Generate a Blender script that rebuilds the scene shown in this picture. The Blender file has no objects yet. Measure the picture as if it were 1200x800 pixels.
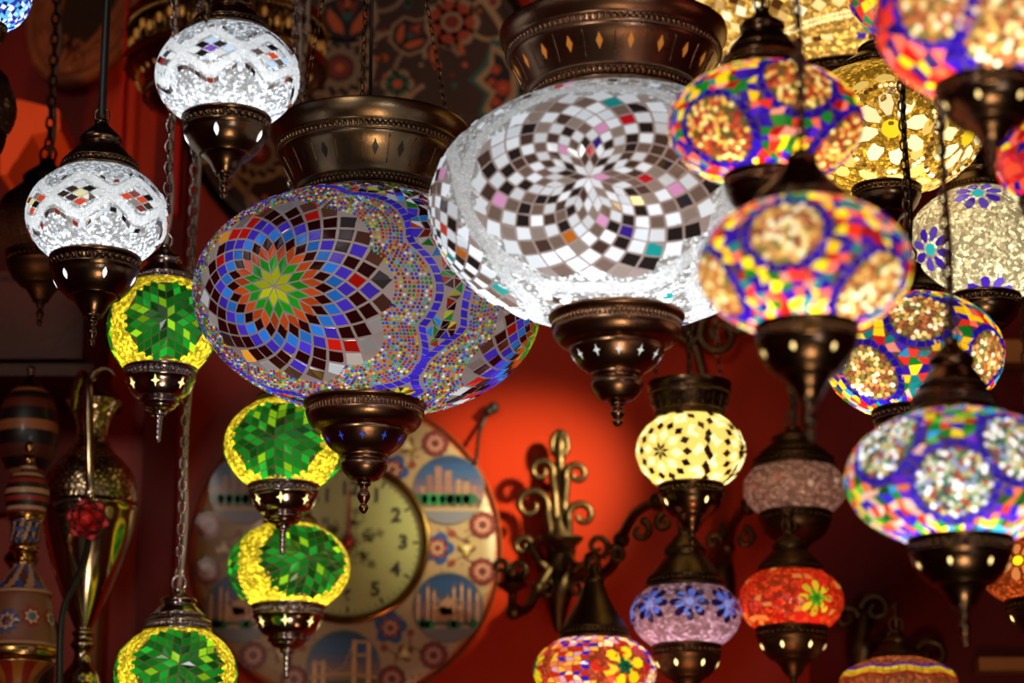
import bpy, math, random
import numpy as np
from mathutils import Vector, Matrix
random.seed(7)
PI = math.pi
sc = bpy.context.scene
C = sc.collection

# ---------------------------------------------------------------- camera
FPX = 2800.0
PITCH = math.radians(15)
CAM = Vector((0, 0, 1.6))
FW = Vector((0, math.cos(PITCH), math.sin(PITCH)))
UP = Vector((0, -math.sin(PITCH), math.cos(PITCH)))
RT = Vector((1, 0, 0))
cd = bpy.data.cameras.new('camera')
cam = bpy.data.objects.new('camera', cd)
C.objects.link(cam)
cam.location = CAM
cam.rotation_euler = (PI/2 + PITCH, 0, 0)
cd.sensor_width = 36.0
cd.lens = FPX/1200*36
cd.clip_start = 0.05
cd.dof.use_dof = True
cd.dof.focus_distance = 2.03
cd.dof.aperture_fstop = (cd.lens/1000)/0.0155
cd.dof.aperture_blades = 0
sc.camera = cam
WALL_Y = 2.80
CEIL_Z = 2.98

def ray(px, py):
    return FW + RT*((px-600)/FPX) + UP*((400-py)/FPX)
def at(px, py, d):
    return CAM + ray(px, py)*d
def aty(px, py, y):
    r = ray(px, py)
    return CAM + r*(y/r.y)

# ---------------------------------------------------------------- colours, materials
def lin(h):
    h = h.lstrip('#')
    o = []
    for i in (0, 2, 4):
        c = int(h[i:i+2], 16)/255
        o.append(c/12.92 if c <= .04045 else ((c+.055)/1.055)**2.4)
    return tuple(o)

class NT:
    def __init__(s, name):
        s.m = bpy.data.materials.new(name); s.m.use_nodes = True
        s.t = s.m.node_tree; s.b = s.t.nodes['Principled BSDF']
    def n(s, typ, **kw):
        x = s.t.nodes.new(typ)
        for k, v in kw.items():
            if k in x.inputs: x.inputs[k].default_value = v
            else: setattr(x, k, v)
        return x
    def l(s, a, b): s.t.links.new(a, b)
    def math(s, op, a, b=None):
        x = s.n('ShaderNodeMath'); x.operation = op
        for i, q in enumerate((a, b)):
            if q is None: continue
            if hasattr(q, 'links'): s.l(q, x.inputs[i])
            else: x.inputs[i].default_value = q
        return x.outputs[0]
    def mix(s, f, a, b, mode='MIX'):
        x = s.n('ShaderNodeMix'); x.data_type = 'RGBA'; x.blend_type = mode
        for i, q in ((0, f), (6, a), (7, b)):
            if hasattr(q, 'links'): s.l(q, x.inputs[i])
            else: x.inputs[i].default_value = q if i == 0 else (*q[:3], 1)
        return x.outputs[2]

def metal(name, c1, c2, rough, scale=60, bump=.08):
    t = NT(name)
    tc = t.n('ShaderNodeTexCoord')
    nz = t.n('ShaderNodeTexNoise', Scale=scale, Detail=6.0)
    t.l(tc.outputs['Object'], nz.inputs['Vector'])
    t.l(t.mix(nz.outputs[0], c1, c2), t.b.inputs['Base Color'])
    t.b.inputs['Metallic'].default_value = 1
    r = t.n('ShaderNodeMapRange'); r.inputs[3].default_value = rough*.7; r.inputs[4].default_value = rough*1.4
    t.l(nz.outputs[0], r.inputs[0]); t.l(r.outputs[0], t.b.inputs['Roughness'])
    bp = t.n('ShaderNodeBump', Strength=bump, Distance=.001)
    nz2 = t.n('ShaderNodeTexNoise', Scale=scale*6, Detail=3.0)
    t.l(tc.outputs['Object'], nz2.inputs['Vector'])
    t.l(nz2.outputs[0], bp.inputs['Height']); t.l(bp.outputs[0], t.b.inputs['Normal'])
    return t.m

def plain(name, c, rough=.5, metallic=0, var=.25, scale=30, emit=0, coat=0):
    t = NT(name)
    tc = t.n('ShaderNodeTexCoord')
    nz = t.n('ShaderNodeTexNoise', Scale=scale, Detail=5.0)
    t.l(tc.outputs['Object'], nz.inputs['Vector'])
    d = tuple(x*(1-var) for x in c); e = tuple(min(1, x*(1+var)) for x in c)
    o = t.mix(nz.outputs[0], d, e)
    t.l(o, t.b.inputs['Base Color'])
    t.b.inputs['Roughness'].default_value = rough
    t.b.inputs['Metallic'].default_value = metallic
    t.b.inputs['Coat Weight'].default_value = coat
    if emit:
        t.l(o, t.b.inputs['Emission Color']); t.b.inputs['Emission Strength'].default_value = emit
    return t.m

def attr_mat(name, rough, emis=True, spec=.5, coat=0., crackle=0, base=.6):
    """glass / paint coloured by the face attribute Col (alpha = how strongly the piece glows)"""
    t = NT(name)
    a = t.n('ShaderNodeAttribute'); a.attribute_name = 'Col'
    col, st = a.outputs['Color'], a.outputs['Alpha']
    if crackle:
        tc = t.n('ShaderNodeTexCoord')
        v = t.n('ShaderNodeTexVoronoi', Scale=crackle)
        t.l(tc.outputs['Object'], v.inputs['Vector'])
        ve = t.n('ShaderNodeTexVoronoi', Scale=crackle); ve.feature = 'DISTANCE_TO_EDGE'
        t.l(tc.outputs['Object'], ve.inputs['Vector'])
        sep = t.n('ShaderNodeSeparateColor'); t.l(v.outputs['Color'], sep.inputs[0])
        rnd = t.math('MULTIPLY_ADD', t.math('POWER', sep.outputs[0], 2.4), 1.75)
        rnd.node.inputs[2].default_value = .26
        edge = t.n('ShaderNodeMapRange'); edge.inputs[2].default_value = .16
        edge.inputs[3].default_value = .38
        t.l(ve.outputs['Distance'], edge.inputs[0])
        st = t.math('MULTIPLY', t.math('MULTIPLY', st, rnd), edge.outputs[0])
        bp = t.n('ShaderNodeBump', Strength=.9, Distance=.0015)
        t.l(ve.outputs['Distance'], bp.inputs['Height']); t.l(bp.outputs[0], t.b.inputs['Normal'])
    t.l(t.mix(1.0, col, (base, base, base), 'MULTIPLY'), t.b.inputs['Base Color'])
    t.b.inputs['Roughness'].default_value = rough
    t.b.inputs['Specular IOR Level'].default_value = spec
    t.b.inputs['Coat Weight'].default_value = coat
    t.b.inputs['Coat Roughness'].default_value = .06
    if emis:
        t.l(col, t.b.inputs['Emission Color']); t.l(st, t.b.inputs['Emission Strength'])
    return t.m

M = {}
M['bronze'] = metal('aged_bronze', (.36, .245, .135), (.15, .095, .05), .28)
M['copper'] = metal('copper_bronze', (.40, .24, .15), (.18, .10, .06), .28)
M['dark'] = metal('dark_bronze', (.24, .15, .085), (.08, .048, .028), .24)
M['shadow'] = metal('shaded_bronze', (.05, .02, .012), (.02, .010, .008), .45)  # bronze darkened to put the lanterns' shadow into the colour
M['chrome'] = metal('tarnished_silver', (.62, .55, .55), (.34, .27, .26), .16)
M['brass'] = metal('brass', (.62, .36, .12), (.30, .14, .04), .22)
M['iron'] = metal('wrought_bronze', (.17, .095, .045), (.06, .035, .02), .38)
M['tile'] = attr_mat('mosaic_glass', .12, spec=.8)
M['grout'] = attr_mat('grout', .5, spec=.4, base=.8)
M['crk'] = attr_mat('crackle_glass', .16, spec=.7, crackle=300)
M['crkbig'] = attr_mat('crackle_glass_coarse', .16, spec=.7, crackle=210)
M['crkfine'] = attr_mat('crackle_glass_fine', .16, spec=.7, crackle=430)
M['crkmid'] = attr_mat('crackle_glass_mid', .16, spec=.7, crackle=370)
M['lit'] = attr_mat('lit_cutout', .4)
M['paint'] = attr_mat('glazed_paint', .45, emis=False, coat=.10, base=1)
M['matte'] = attr_mat('painted_pattern', .6, emis=False, base=1.7)
M['cord_b'] = plain('black_cord', (.010, .008, .008), .45)
M['cord_w'] = plain('clear_cord', (.42, .32, .26), .35)
M['cord_r'] = plain('brown_cord', (.10, .04, .03), .5)

# ---------------------------------------------------------------- mesh builder
class MB:
    def __init__(s):
        s.v = []; s.f = []; s.c = []; s.m = []; s.sm = []
    def add(s, vs, fs, col=(1, 1, 1, 0), mat=0, smooth=True):
        o = len(s.v)
        s.v.extend(tuple(p) for p in vs)
        if len(col) == 3: col = (*col, 0)
        for f in fs:
            s.f.append(tuple(i+o for i in f)); s.c.append(col); s.m.append(mat); s.sm.append(smooth)
        return o
    def lathe(s, prof, seg=64, col=(1, 1, 1, 0), mat=0, colf=None, cx=0, cy=0):
        o = len(s.v)
        n = len(prof)
        for (r, z) in prof:
            for k in range(seg):
                t = 2*PI*k/seg
                s.v.append((cx+r*math.cos(t), cy+r*math.sin(t), z))
        for i in range(n-1):
            for k in range(seg):
                k2 = (k+1) % seg
                q = (o+i*seg+k, o+i*seg+k2, o+(i+1)*seg+k2, o+(i+1)*seg+k)
                if prof[i+1][1] < prof[i][1] or (prof[i+1][1] == prof[i][1] and prof[i+1][0] > prof[i][0]): q = q[::-1]
                s.f.append(q); s.sm.append(True); s.m.append(mat)
                s.c.append(colf((k+.5)/seg, (i+.5)/(n-1)) if colf else (*col, 0)[:4])
        return o
    def ball(s, p, r, col=(1, 1, 1, 0), mat=0, su=8, sv=6, M3=None):
        vs = []; fs = []
        if not isinstance(r, (tuple, list)): r = (r, r, r)
        for i in range(sv+1):
            th = PI*i/sv
            for k in range(su):
                ph = 2*PI*k/su
                q = Vector((r[0]*math.sin(th)*math.cos(ph), r[1]*math.sin(th)*math.sin(ph), r[2]*math.cos(th)))
                if M3: q = M3 @ q
                vs.append(q+Vector(p))
        for i in range(sv):
            for k in range(su):
                fs.append((i*su+k, (i+1)*su+k, (i+1)*su+(k+1) % su, i*su+(k+1) % su))
        s.add(vs, fs, col, mat)
    def tube(s, pts, r, seg=8, closed=False, col=(1, 1, 1, 0), mat=0, caps=True):
        pts = [Vector(p) for p in pts]
        n = len(pts)
        rr = r if isinstance(r, (list, tuple)) else [r]*n
        vs = []; fs = []
        prev = None
        for i in range(n):
            a = pts[(i-1) % n] if (closed or i > 0) else pts[i]
            b = pts[(i+1) % n] if (closed or i < n-1) else pts[i]
            t = (b-a)
            t = t.normalized() if t.length > 1e-9 else Vector((0, 0, 1))
            if prev is None:
                ref = Vector((0, 0, 1)) if abs(t.z) < .9 else Vector((1, 0, 0))
                x = t.cross(ref).normalized()
            else:
                x = prev - t*prev.dot(t)
                x = x.normalized() if x.length > 1e-6 else t.orthogonal().normalized()
            prev = x
            y = t.cross(x)
            for k in range(seg):
                an = 2*PI*k/seg
                vs.append(pts[i]+(x*math.cos(an)+y*math.sin(an))*rr[i])
        m = n if closed else n-1
        for i in range(m):
            j = (i+1) % n
            for k in range(seg):
                k2 = (k+1) % seg
                fs.append((i*seg+k, i*seg+k2, j*seg+k2, j*seg+k))
        if not closed and caps:
            fs.append(tuple(range(seg))[::-1]); fs.append(tuple((n-1)*seg+k for k in range(seg)))
        s.add(vs, fs, col, mat)
    def box(s, c, d, col=(1, 1, 1, 0), mat=0):
        x, y, z = d[0]/2, d[1]/2, d[2]/2
        vs = [(c[0]+i*x, c[1]+j*y, c[2]+k*z) for i in (-1, 1) for j in (-1, 1) for k in (-1, 1)]
        s.add(vs, [(0, 1, 3, 2), (4, 6, 7, 5), (0, 4, 5, 1), (2, 3, 7, 6), (0, 2, 6, 4), (1, 5, 7, 3)], col, mat, False)
    def build(s, name, mats, parent=None, loc=None):
        me = bpy.data.meshes.new(name)
        me.from_pydata(s.v, [], s.f)
        for m in (mats if isinstance(mats, (list, tuple)) else [mats]): me.materials.append(m)
        me.polygons.foreach_set('material_index', s.m)
        me.polygons.foreach_set('use_smooth', s.sm)
        at_ = me.attributes.new('Col', 'FLOAT_COLOR', 'FACE')
        at_.data.foreach_set('color', np.array(s.c, dtype=np.float32).reshape(-1, 4).ravel())
        me.update()
        o = bpy.data.objects.new(name, me); C.objects.link(o)
        if parent: o.parent = parent
        if loc: o.location = loc
        return o

def empty(name, loc, label, cat, group=None):
    o = bpy.data.objects.new(name, None); C.objects.link(o)
    o.location = loc; o.empty_display_size = .02
    o['label'] = label; o['category'] = cat
    if group: o['group'] = group
    return o
def tag(o, label, cat, group=None):
    o['label'] = label; o['category'] = cat
    if group: o['group'] = group
    return o
def struct(o): o['kind'] = 'structure'; return o

def spl(pts, n=10):
    """Catmull-Rom through points"""
    P = [Vector(p) for p in pts]
    out = []
    for i in range(len(P)-1):
        p0 = P[max(i-1, 0)]; p1 = P[i]; p2 = P[i+1]; p3 = P[min(i+2, len(P)-1)]
        for k in range(n):
            t = k/n
            out.append(.5*((2*p1)+(p2-p0)*t+(2*p0-5*p1+4*p2-p3)*t*t+(3*p1-p0-3*p2+p3)*t**3))
    out.append(P[-1])
    return out

def smooth_prof(pr, n=4):
    return [(max(p[0], 0), p[2]) for p in spl([(r, 0, z) for r, z in pr], n)]

# ---------------------------------------------------------------- globes
class Globe:
    def __init__(g, a, b, zt, zb, bulb=-.35, power=1.0, gmin=.45, gmax=2.4):
        g.a, g.b, g.zt, g.zb = a, b, zt, zb
        g.mb = MB(); g.pb = Vector((0, 0, bulb*b)); g.pw = power; g.gmin = gmin; g.gmax = gmax
        g.px = 1.0
    def p(g, d, k=1.0): return Vector((g.a*d.x*k, g.a*d.y*k, g.b*d.z*k))
    def fall(g, p):  # glow put into the faces, falling off from an unmodelled bulb
        f = (.8*g.a)**2/max((p-g.pb).length_squared, 1e-6)
        return g.pw*max(g.gmin, min(g.gmax, f))
    def ok(g, d): return g.zb < g.b*d.z < g.zt
    def shell(g, col, glow, mat, su=96, sv=48):
        mb = g.mb
        t0 = math.acos(max(-1, min(1, g.zt/g.b))); t1 = math.acos(max(-1, min(1, g.zb/g.b)))
        o = len(mb.v)
        for i in range(sv+1):
            th = t0+(t1-t0)*i/sv
            for k in range(su):
                ph = 2*PI*k/su
                mb.v.append(tuple(g.p(Vector((math.sin(th)*math.cos(ph), math.sin(th)*math.sin(ph), math.cos(th))))))
        for i in range(sv):
            th = t0+(t1-t0)*(i+.5)/sv
            for k in range(su):
                mb.f.append((o+i*su+k, o+(i+1)*su+k, o+(i+1)*su+(k+1) % su, o+i*su+(k+1) % su))
                ph = 2*PI*(k+.5)/su
                d = Vector((math.sin(th)*math.cos(ph), math.sin(th)*math.sin(ph), math.cos(th)))
                mb.c.append((*col, glow*g.fall(g.p(d)))); mb.m.append(mat); mb.sm.append(True)
    def chart(g, c, st=.85):
        c = c.normalized()
        e = Vector((0, 0, 1)).cross(c)
        e = e.normalized() if e.length > 1e-5 else Vector((1, 0, 0))
        n = c.cross(e)
        sv = (g.a/g.b)**st
        def f(u, v):
            v = v*sv
            r = math.hypot(u, v)
            if r < 1e-9: return c.copy()
            return (c*math.cos(r)+(e*u+n*v)*(math.sin(r)/r)).normalized()
        return f
    def tile(g, dirs, col, glow, gap=.13, lift=.0009, mat=1, bevel=.10):
        n = len(dirs)
        cen = sum(dirs, Vector()) / n
        cn = cen.normalized()
        if not g.ok(cn): return
        P = [g.p(d) for d in dirs]; pc = sum(P, Vector())/n
        nr = Vector((cn.x/g.a, cn.y/g.a, cn.z/g.b)).normalized()
        tl = Vector((random.uniform(-1, 1), random.uniform(-1, 1), random.uniform(-1, 1)))*.09
        lo = [pc+(p-pc)*(1-gap)-nr*lift*.3 for p in P]
        hi = []
        for p in P:
            q = pc+(p-pc)*(1-gap-bevel)
            hi.append(q+nr*(lift+(q-pc).dot(tl)))
        fs = [tuple(range(n, 2*n))]+[(i, (i+1) % n, n+(i+1) % n, n+i) for i in range(n)]
        # outward winding
        if (hi[1]-hi[0]).cross(hi[2]-hi[1]).dot(nr) < 0: fs = [f[::-1] for f in fs]
        g.mb.add(lo+hi, fs, (*col, glow*g.fall(pc)), mat, False)
    def bead(g, d, r, col, glow, mat=1, h=.8):
        if not g.ok(d): return
        nr = Vector((d.x/g.a, d.y/g.a, d.z/g.b)).normalized()
        p = g.p(d)
        x = nr.orthogonal().normalized(); y = nr.cross(x)
        vs = []
        for k in range(6):
            t = k*PI/3
            vs.append(p+(x*math.cos(t)+y*math.sin(t))*r)
        for k in range(6):
            t = k*PI/3
            vs.append(p+(x*math.cos(t)+y*math.sin(t))*r*.6+nr*r*h)
        fs = [(6, 7, 8, 9, 10, 11)]+[(k, (k+1) % 6, 6+(k+1) % 6, 6+k) for k in range(6)]
        g.mb.add(vs, fs, (*col, glow*g.fall(p)), mat, True)
    def rosette(g, c, N, s, K, colf, rot=0, st=.85, gap=.13, rmax=None):
        f = g.chart(c, st)
        for q in range(N):
            p0 = rot+q*2*PI/N; p1 = p0+2*PI/N
            e1 = (math.cos(p0)*s, math.sin(p0)*s); e2 = (math.cos(p1)*s, math.sin(p1)*s)
            for i in range(K+1):
                for j in range(K+1-i):
                    w = [(i, j), (i+1, j), (i+1, j+1), (i, j+1)]
                    uv = [(x*e1[0]+y*e2[0], x*e1[1]+y*e2[1]) for x, y in w]
                    if rmax:
                        cu = sum(x for x, y in uv)/4; cv = sum(y for x, y in uv)/4
                        if math.hypot(cu, cv) > rmax: continue
                    r = colf(i, j, i+j)
                    if r is None: continue
                    g.tile([f(*x) for x in uv], r[0], r[1], gap)
    def cement(g, c, R, st, col, glow, star=0, rot=0, n=48, k=1.0015):
        f = g.chart(c, st)
        zz = lambda r, ph: r*(1-abs(star)+star*math.cos(8*(ph-rot)))
        for i in range(10):
            for q_ in range(n):
                r0, r1 = R*i/10, R*(i+1)/10
                q = [f(zz(r, p_)*math.cos(p_), zz(r, p_)*math.sin(p_)) for r, p_ in ((r0, 2*PI*q_/n), (r1, 2*PI*q_/n), (r1, 2*PI*(q_+1)/n), (r0, 2*PI*(q_+1)/n))]
                cen = sum(q, Vector()).normalized()
                if not g.ok(cen): continue
                g.mb.add([g.p(x, k) for x in q], [(0, 1, 2, 3)], (*col, glow*g.fall(g.p(cen))), 2, True)
    def polar(g, c, N, radii, colf, rot=0, st=.85, gap=.13):
        f = g.chart(c, st)
        for i in range(len(radii)-2):
            r0, r1, r2 = radii[i:i+3]
            for k in range(N):
                ph = rot+(2*k+i % 2)*PI/N; w = PI/N
                col, gl = colf(i, k)
                pts = [(r0, 0), (r1, -w), (r2, 0), (r1, w)] if r0 > 0 else [(0, 0), (r1*.98, -w), (r2, 0), (r1*.98, w)]
                g.tile([f(r*math.cos(ph+a_), r*math.sin(ph+a_)) for r, a_ in pts], col, gl, gap)
    def curve_pts(g, fn, n0=600):
        """fn(t in 0..1) -> direction; returns dense list with arc lengths in metres"""
        ds = [fn(k/n0) for k in range(n0+1)]
        L = [0]
        for k in range(n0): L.append(L[-1]+(g.p(ds[k+1])-g.p(ds[k])).length)
        return ds, L
    def along(g, fn, step, n0=600):
        ds, L = g.curve_pts(fn, n0)
        n = max(3, int(L[-1]/step)); j = 0; out = []
        for i in range(n):
            t = L[-1]*i/n
            while L[j+1] < t: j += 1
            out.append((ds[j].lerp(ds[j+1], (t-L[j])/max(L[j+1]-L[j], 1e-9)).normalized(), i/n))
        return out
    def beads(g, fn, step, colf, size=.42, excl=None):
        for d, t in g.along(fn, step):
            if excl and excl(d): continue
            c, gl = colf(t)
            g.bead(d, step*size, c, gl)
    def squares(g, fn, fn2, step, colf, excl=None, gap=.16):
        """square tiles between the curve fn and its parallel fn2 (same parameter)"""
        ds, L = g.curve_pts(fn)
        n = max(3, int(L[-1]/step)); js = []; j = 0
        for i in range(n+1):
            t = min(L[-1]*i/n, L[-1]*.999999)
            while L[j+1] < t: j += 1
            js.append((j+(t-L[j])/max(L[j+1]-L[j], 1e-9))/600)
        for i in range(n):
            q = [fn(js[i]), fn(js[i+1]), fn2(js[i+1]), fn2(js[i])]
            cen = (q[0]+q[1]+q[2]+q[3]).normalized()
            if excl and excl(cen): continue
            c, gl = colf(i)
            g.tile(q, c, gl, gap)
    def fill(g, nlon, nlat, colf, excl=None, jit=.32, tri=0, gap=.13):
        t0 = math.acos(max(-1, min(1, g.zt/g.b))); t1 = math.acos(max(-1, min(1, g.zb/g.b)))
        grid = {}
        for i in range(nlat+1):
            for k in range(nlon):
                th = t0+(t1-t0)*(i+(random.uniform(-jit, jit) if 0 < i < nlat else 0))/nlat
                ph = 2*PI*(k+random.uniform(-jit, jit)+(.5 if i % 2 else 0)*.6)/nlon
                grid[i, k] = Vector((math.sin(th)*math.cos(ph), math.sin(th)*math.sin(ph), math.cos(th)))
        for i in range(nlat):
            for k in range(nlon):
                q = [grid[i, k], grid[i+1, k], grid[i+1, (k+1) % nlon], grid[i, (k+1) % nlon]]
                cen = (q[0]+q[1]+q[2]+q[3]).normalized()
                if excl and excl(cen): continue
                if random.random() < tri:
                    if random.random() < .5: T = [[q[0], q[1], q[2]], [q[0], q[2], q[3]]]
                    else: T = [[q[0], q[1], q[3]], [q[1], q[2], q[3]]]
                    for t in T:
                        c, gl = colf(); g.tile(t, c, gl, gap+.06)
                else:
                    c, gl = colf(); g.tile(q, c, gl, gap)

def angd(a, b): return math.acos(max(-1, min(1, a.dot(b))))
def sph(lon, lat):
    """lon 0 faces the camera (-Y), positive to the +X side"""
    return Vector((math.sin(lon)*math.cos(lat), -math.cos(lon)*math.cos(lat), math.sin(lat)))
def ring_fn(g, c, rho, st=.85):
    f = g.chart(c, st)
    def fn(t):
        ph = 2*PI*t
        r = rho(ph) if callable(rho) else rho
        return f(r*math.cos(ph), r*math.sin(ph))
    return fn

# ---------------------------------------------------------------- fittings
def bead_band(mb, r, z, n, rz, rr=None, tilt=0, mat=0):
    """gadrooned band of small upright beads"""
    w = PI*r/n*.92
    for k in range(n):
        t = 2*PI*k/n
        Mx = Matrix.Rotation(t, 3, 'Z') @ Matrix.Rotation(tilt, 3, 'X')
        mb.ball((r*math.cos(t), r*math.sin(t), z), (rr or w, w, rz), mat=mat, su=6, sv=4, M3=Mx)

def prof_at(pr, z):
    for (r0, z0), (r1, z1) in zip(pr, pr[1:]):
        if min(z0, z1) <= z <= max(z0, z1) and z0 != z1:
            f = (z-z0)/(z1-z0)
            return r0+(r1-r0)*f, (r1-r0)/(z1-z0)
    return pr[-1][0], 0

def cutouts(mb, pr, z, n, w, h, kind, col, mat, ph0=0, off=.0004):
    r, sl = prof_at(pr, z)
    for k in range(n):
        t = 2*PI*k/n+ph0
        er = Vector((math.cos(t), math.sin(t), 0)); et = Vector((-math.sin(t), math.cos(t), 0))
        up = (Vector((0, 0, 1))+er*sl).normalized(); nr = et.cross(up)
        c = er*r+Vector((0, 0, z))+nr*off
        if kind == 'diamond': pts = [(0, 1), (-.55, .35), (-.62, 0), (-.55, -.35), (0, -1), (.55, -.35), (.62, 0), (.55, .35)]; pts = [(x*1.3, y) for x, y in pts]
        elif kind == 'lozenge': pts = [(0, 1), (-.8, 0), (0, -1), (.8, 0)]
        else: pts = [((1 if i % 2 == 0 else .36)*math.cos(PI/2+i*PI/4), (1 if i % 2 == 0 else .36)*math.sin(PI/2+i*PI/4)) for i in range(8)]
        vs = []
        for x, y in pts:
            p = c+et*(x*w)+up*(y*h)
            rr, _ = prof_at(pr, p.z)
            v2 = Vector((p.x, p.y, 0)); 
            q = v2.normalized()*(rr+off*1.3); vs.append(Vector((q.x, q.y, p.z)))
        vs.append(c)
        n_ = len(pts)
        mb.add(vs, [(i, (i+1) % n_, n_) for i in range(n_)], col, mat, False)

CUP = {
 'plain': [(.90, .03), (1.0, .02), (1.03, -.02), (1.0, -.055), (.94, -.07), (.94, -.18), (.99, -.20), (.985, -.23), (.95, -.27), (.91, -.37), (.80, -.50), (.66, -.60), (.615, -.635), (.60, -.645), (.52, -.66), (.37, -.77), (.28, -.88), (.22, -.94), (.22, -.965), (.14, -.975), (.12, -1.0)],
 'chrome': [(.90, .03), (1.0, .02), (1.04, -.02), (1.0, -.06), (.93, -.08), (.92, -.18), (.98, -.22), (.97, -.26), (.90, -.32), (.80, -.50), (.66, -.62), (.52, -.66), (.54, -.70), (.55, -.75), (.46, -.80), (.44, -.84), (.30, -.90), (.22, -.92), (.20, -1.0)],
 'big': [(.90, .04), (1.0, .03), (1.03, 0), (1.02, -.04), (.97, -.07), (.95, -.09), (.95, -.16), (.96, -.18), (.94, -.24), (.86, -.32), (.74, -.36), (.71, -.38), (.71, -.41), (.68, -.46), (.58, -.57), (.44, -.65), (.385, -.67), (.385, -.70), (.345, -.71), (.33, -.745), (.375, -.77), (.385, -.81), (.35, -.88), (.24, -.975), (.15, -.99), (.13, -1.0)],
}
CAP = {
 'bell': [(.93, -.03), (1.0, -.01), (1.04, .02), (1.01, .05), (.95, .07), (.94, .15), (.97, .17), (.93, .21), (.80, .31), (.66, .42), (.54, .50), (.50, .53), (.53, .57), (.545, .63), (.50, .69), (.40, .76), (.30, .83), (.22, .88), (.18, .93), (.17, 1.0), (.0, 1.0)],
 'step': [(.93, -.03), (1.0, -.01), (1.05, .02), (1.02, .07), (.95, .09), (.94, .17), (1.0, .20), (.97, .25), (.82, .32), (.76, .36), (.76, .41), (.66, .50), (.56, .58), (.50, .61), (.50, .66), (.54, .70), (.52, .75), (.38, .82), (.24, .88), (.18, .93), (.17, 1.0), (0, 1.0)],
 'cone': [(.93, -.03), (1.0, -.01), (1.03, .02), (1.0, .06), (.93, .08), (.92, .14), (.95, .16), (.86, .24), (.70, .36), (.54, .50), (.42, .62), (.33, .74), (.28, .84), (.30, .87), (.24, .92), (.16, .96), (.14, 1.0), (0, 1.0)],
}

def chain_mesh(p0z, p1z, link, wire, x=0, y=0):
    mb = MB()
    z = p0z; k = 0
    step = link*.78
    while z < p1z:
        pts = []
        for i in range(12):
            t = 2*PI*i/12
            u = math.cos(t)*link*.26; w = math.sin(t)*link*.5
            w = max(-link*.42, min(link*.42, w*1.15)) if abs(math.sin(t)) > .9 else w
            pts.append((x+(u if k % 2 == 0 else 0), y+(0 if k % 2 == 0 else u), z+link*.45+w))
        mb.tube(pts, wire, seg=5, closed=True)
        z += step; k += 1
    return mb

class Lamp:
    pass

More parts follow.
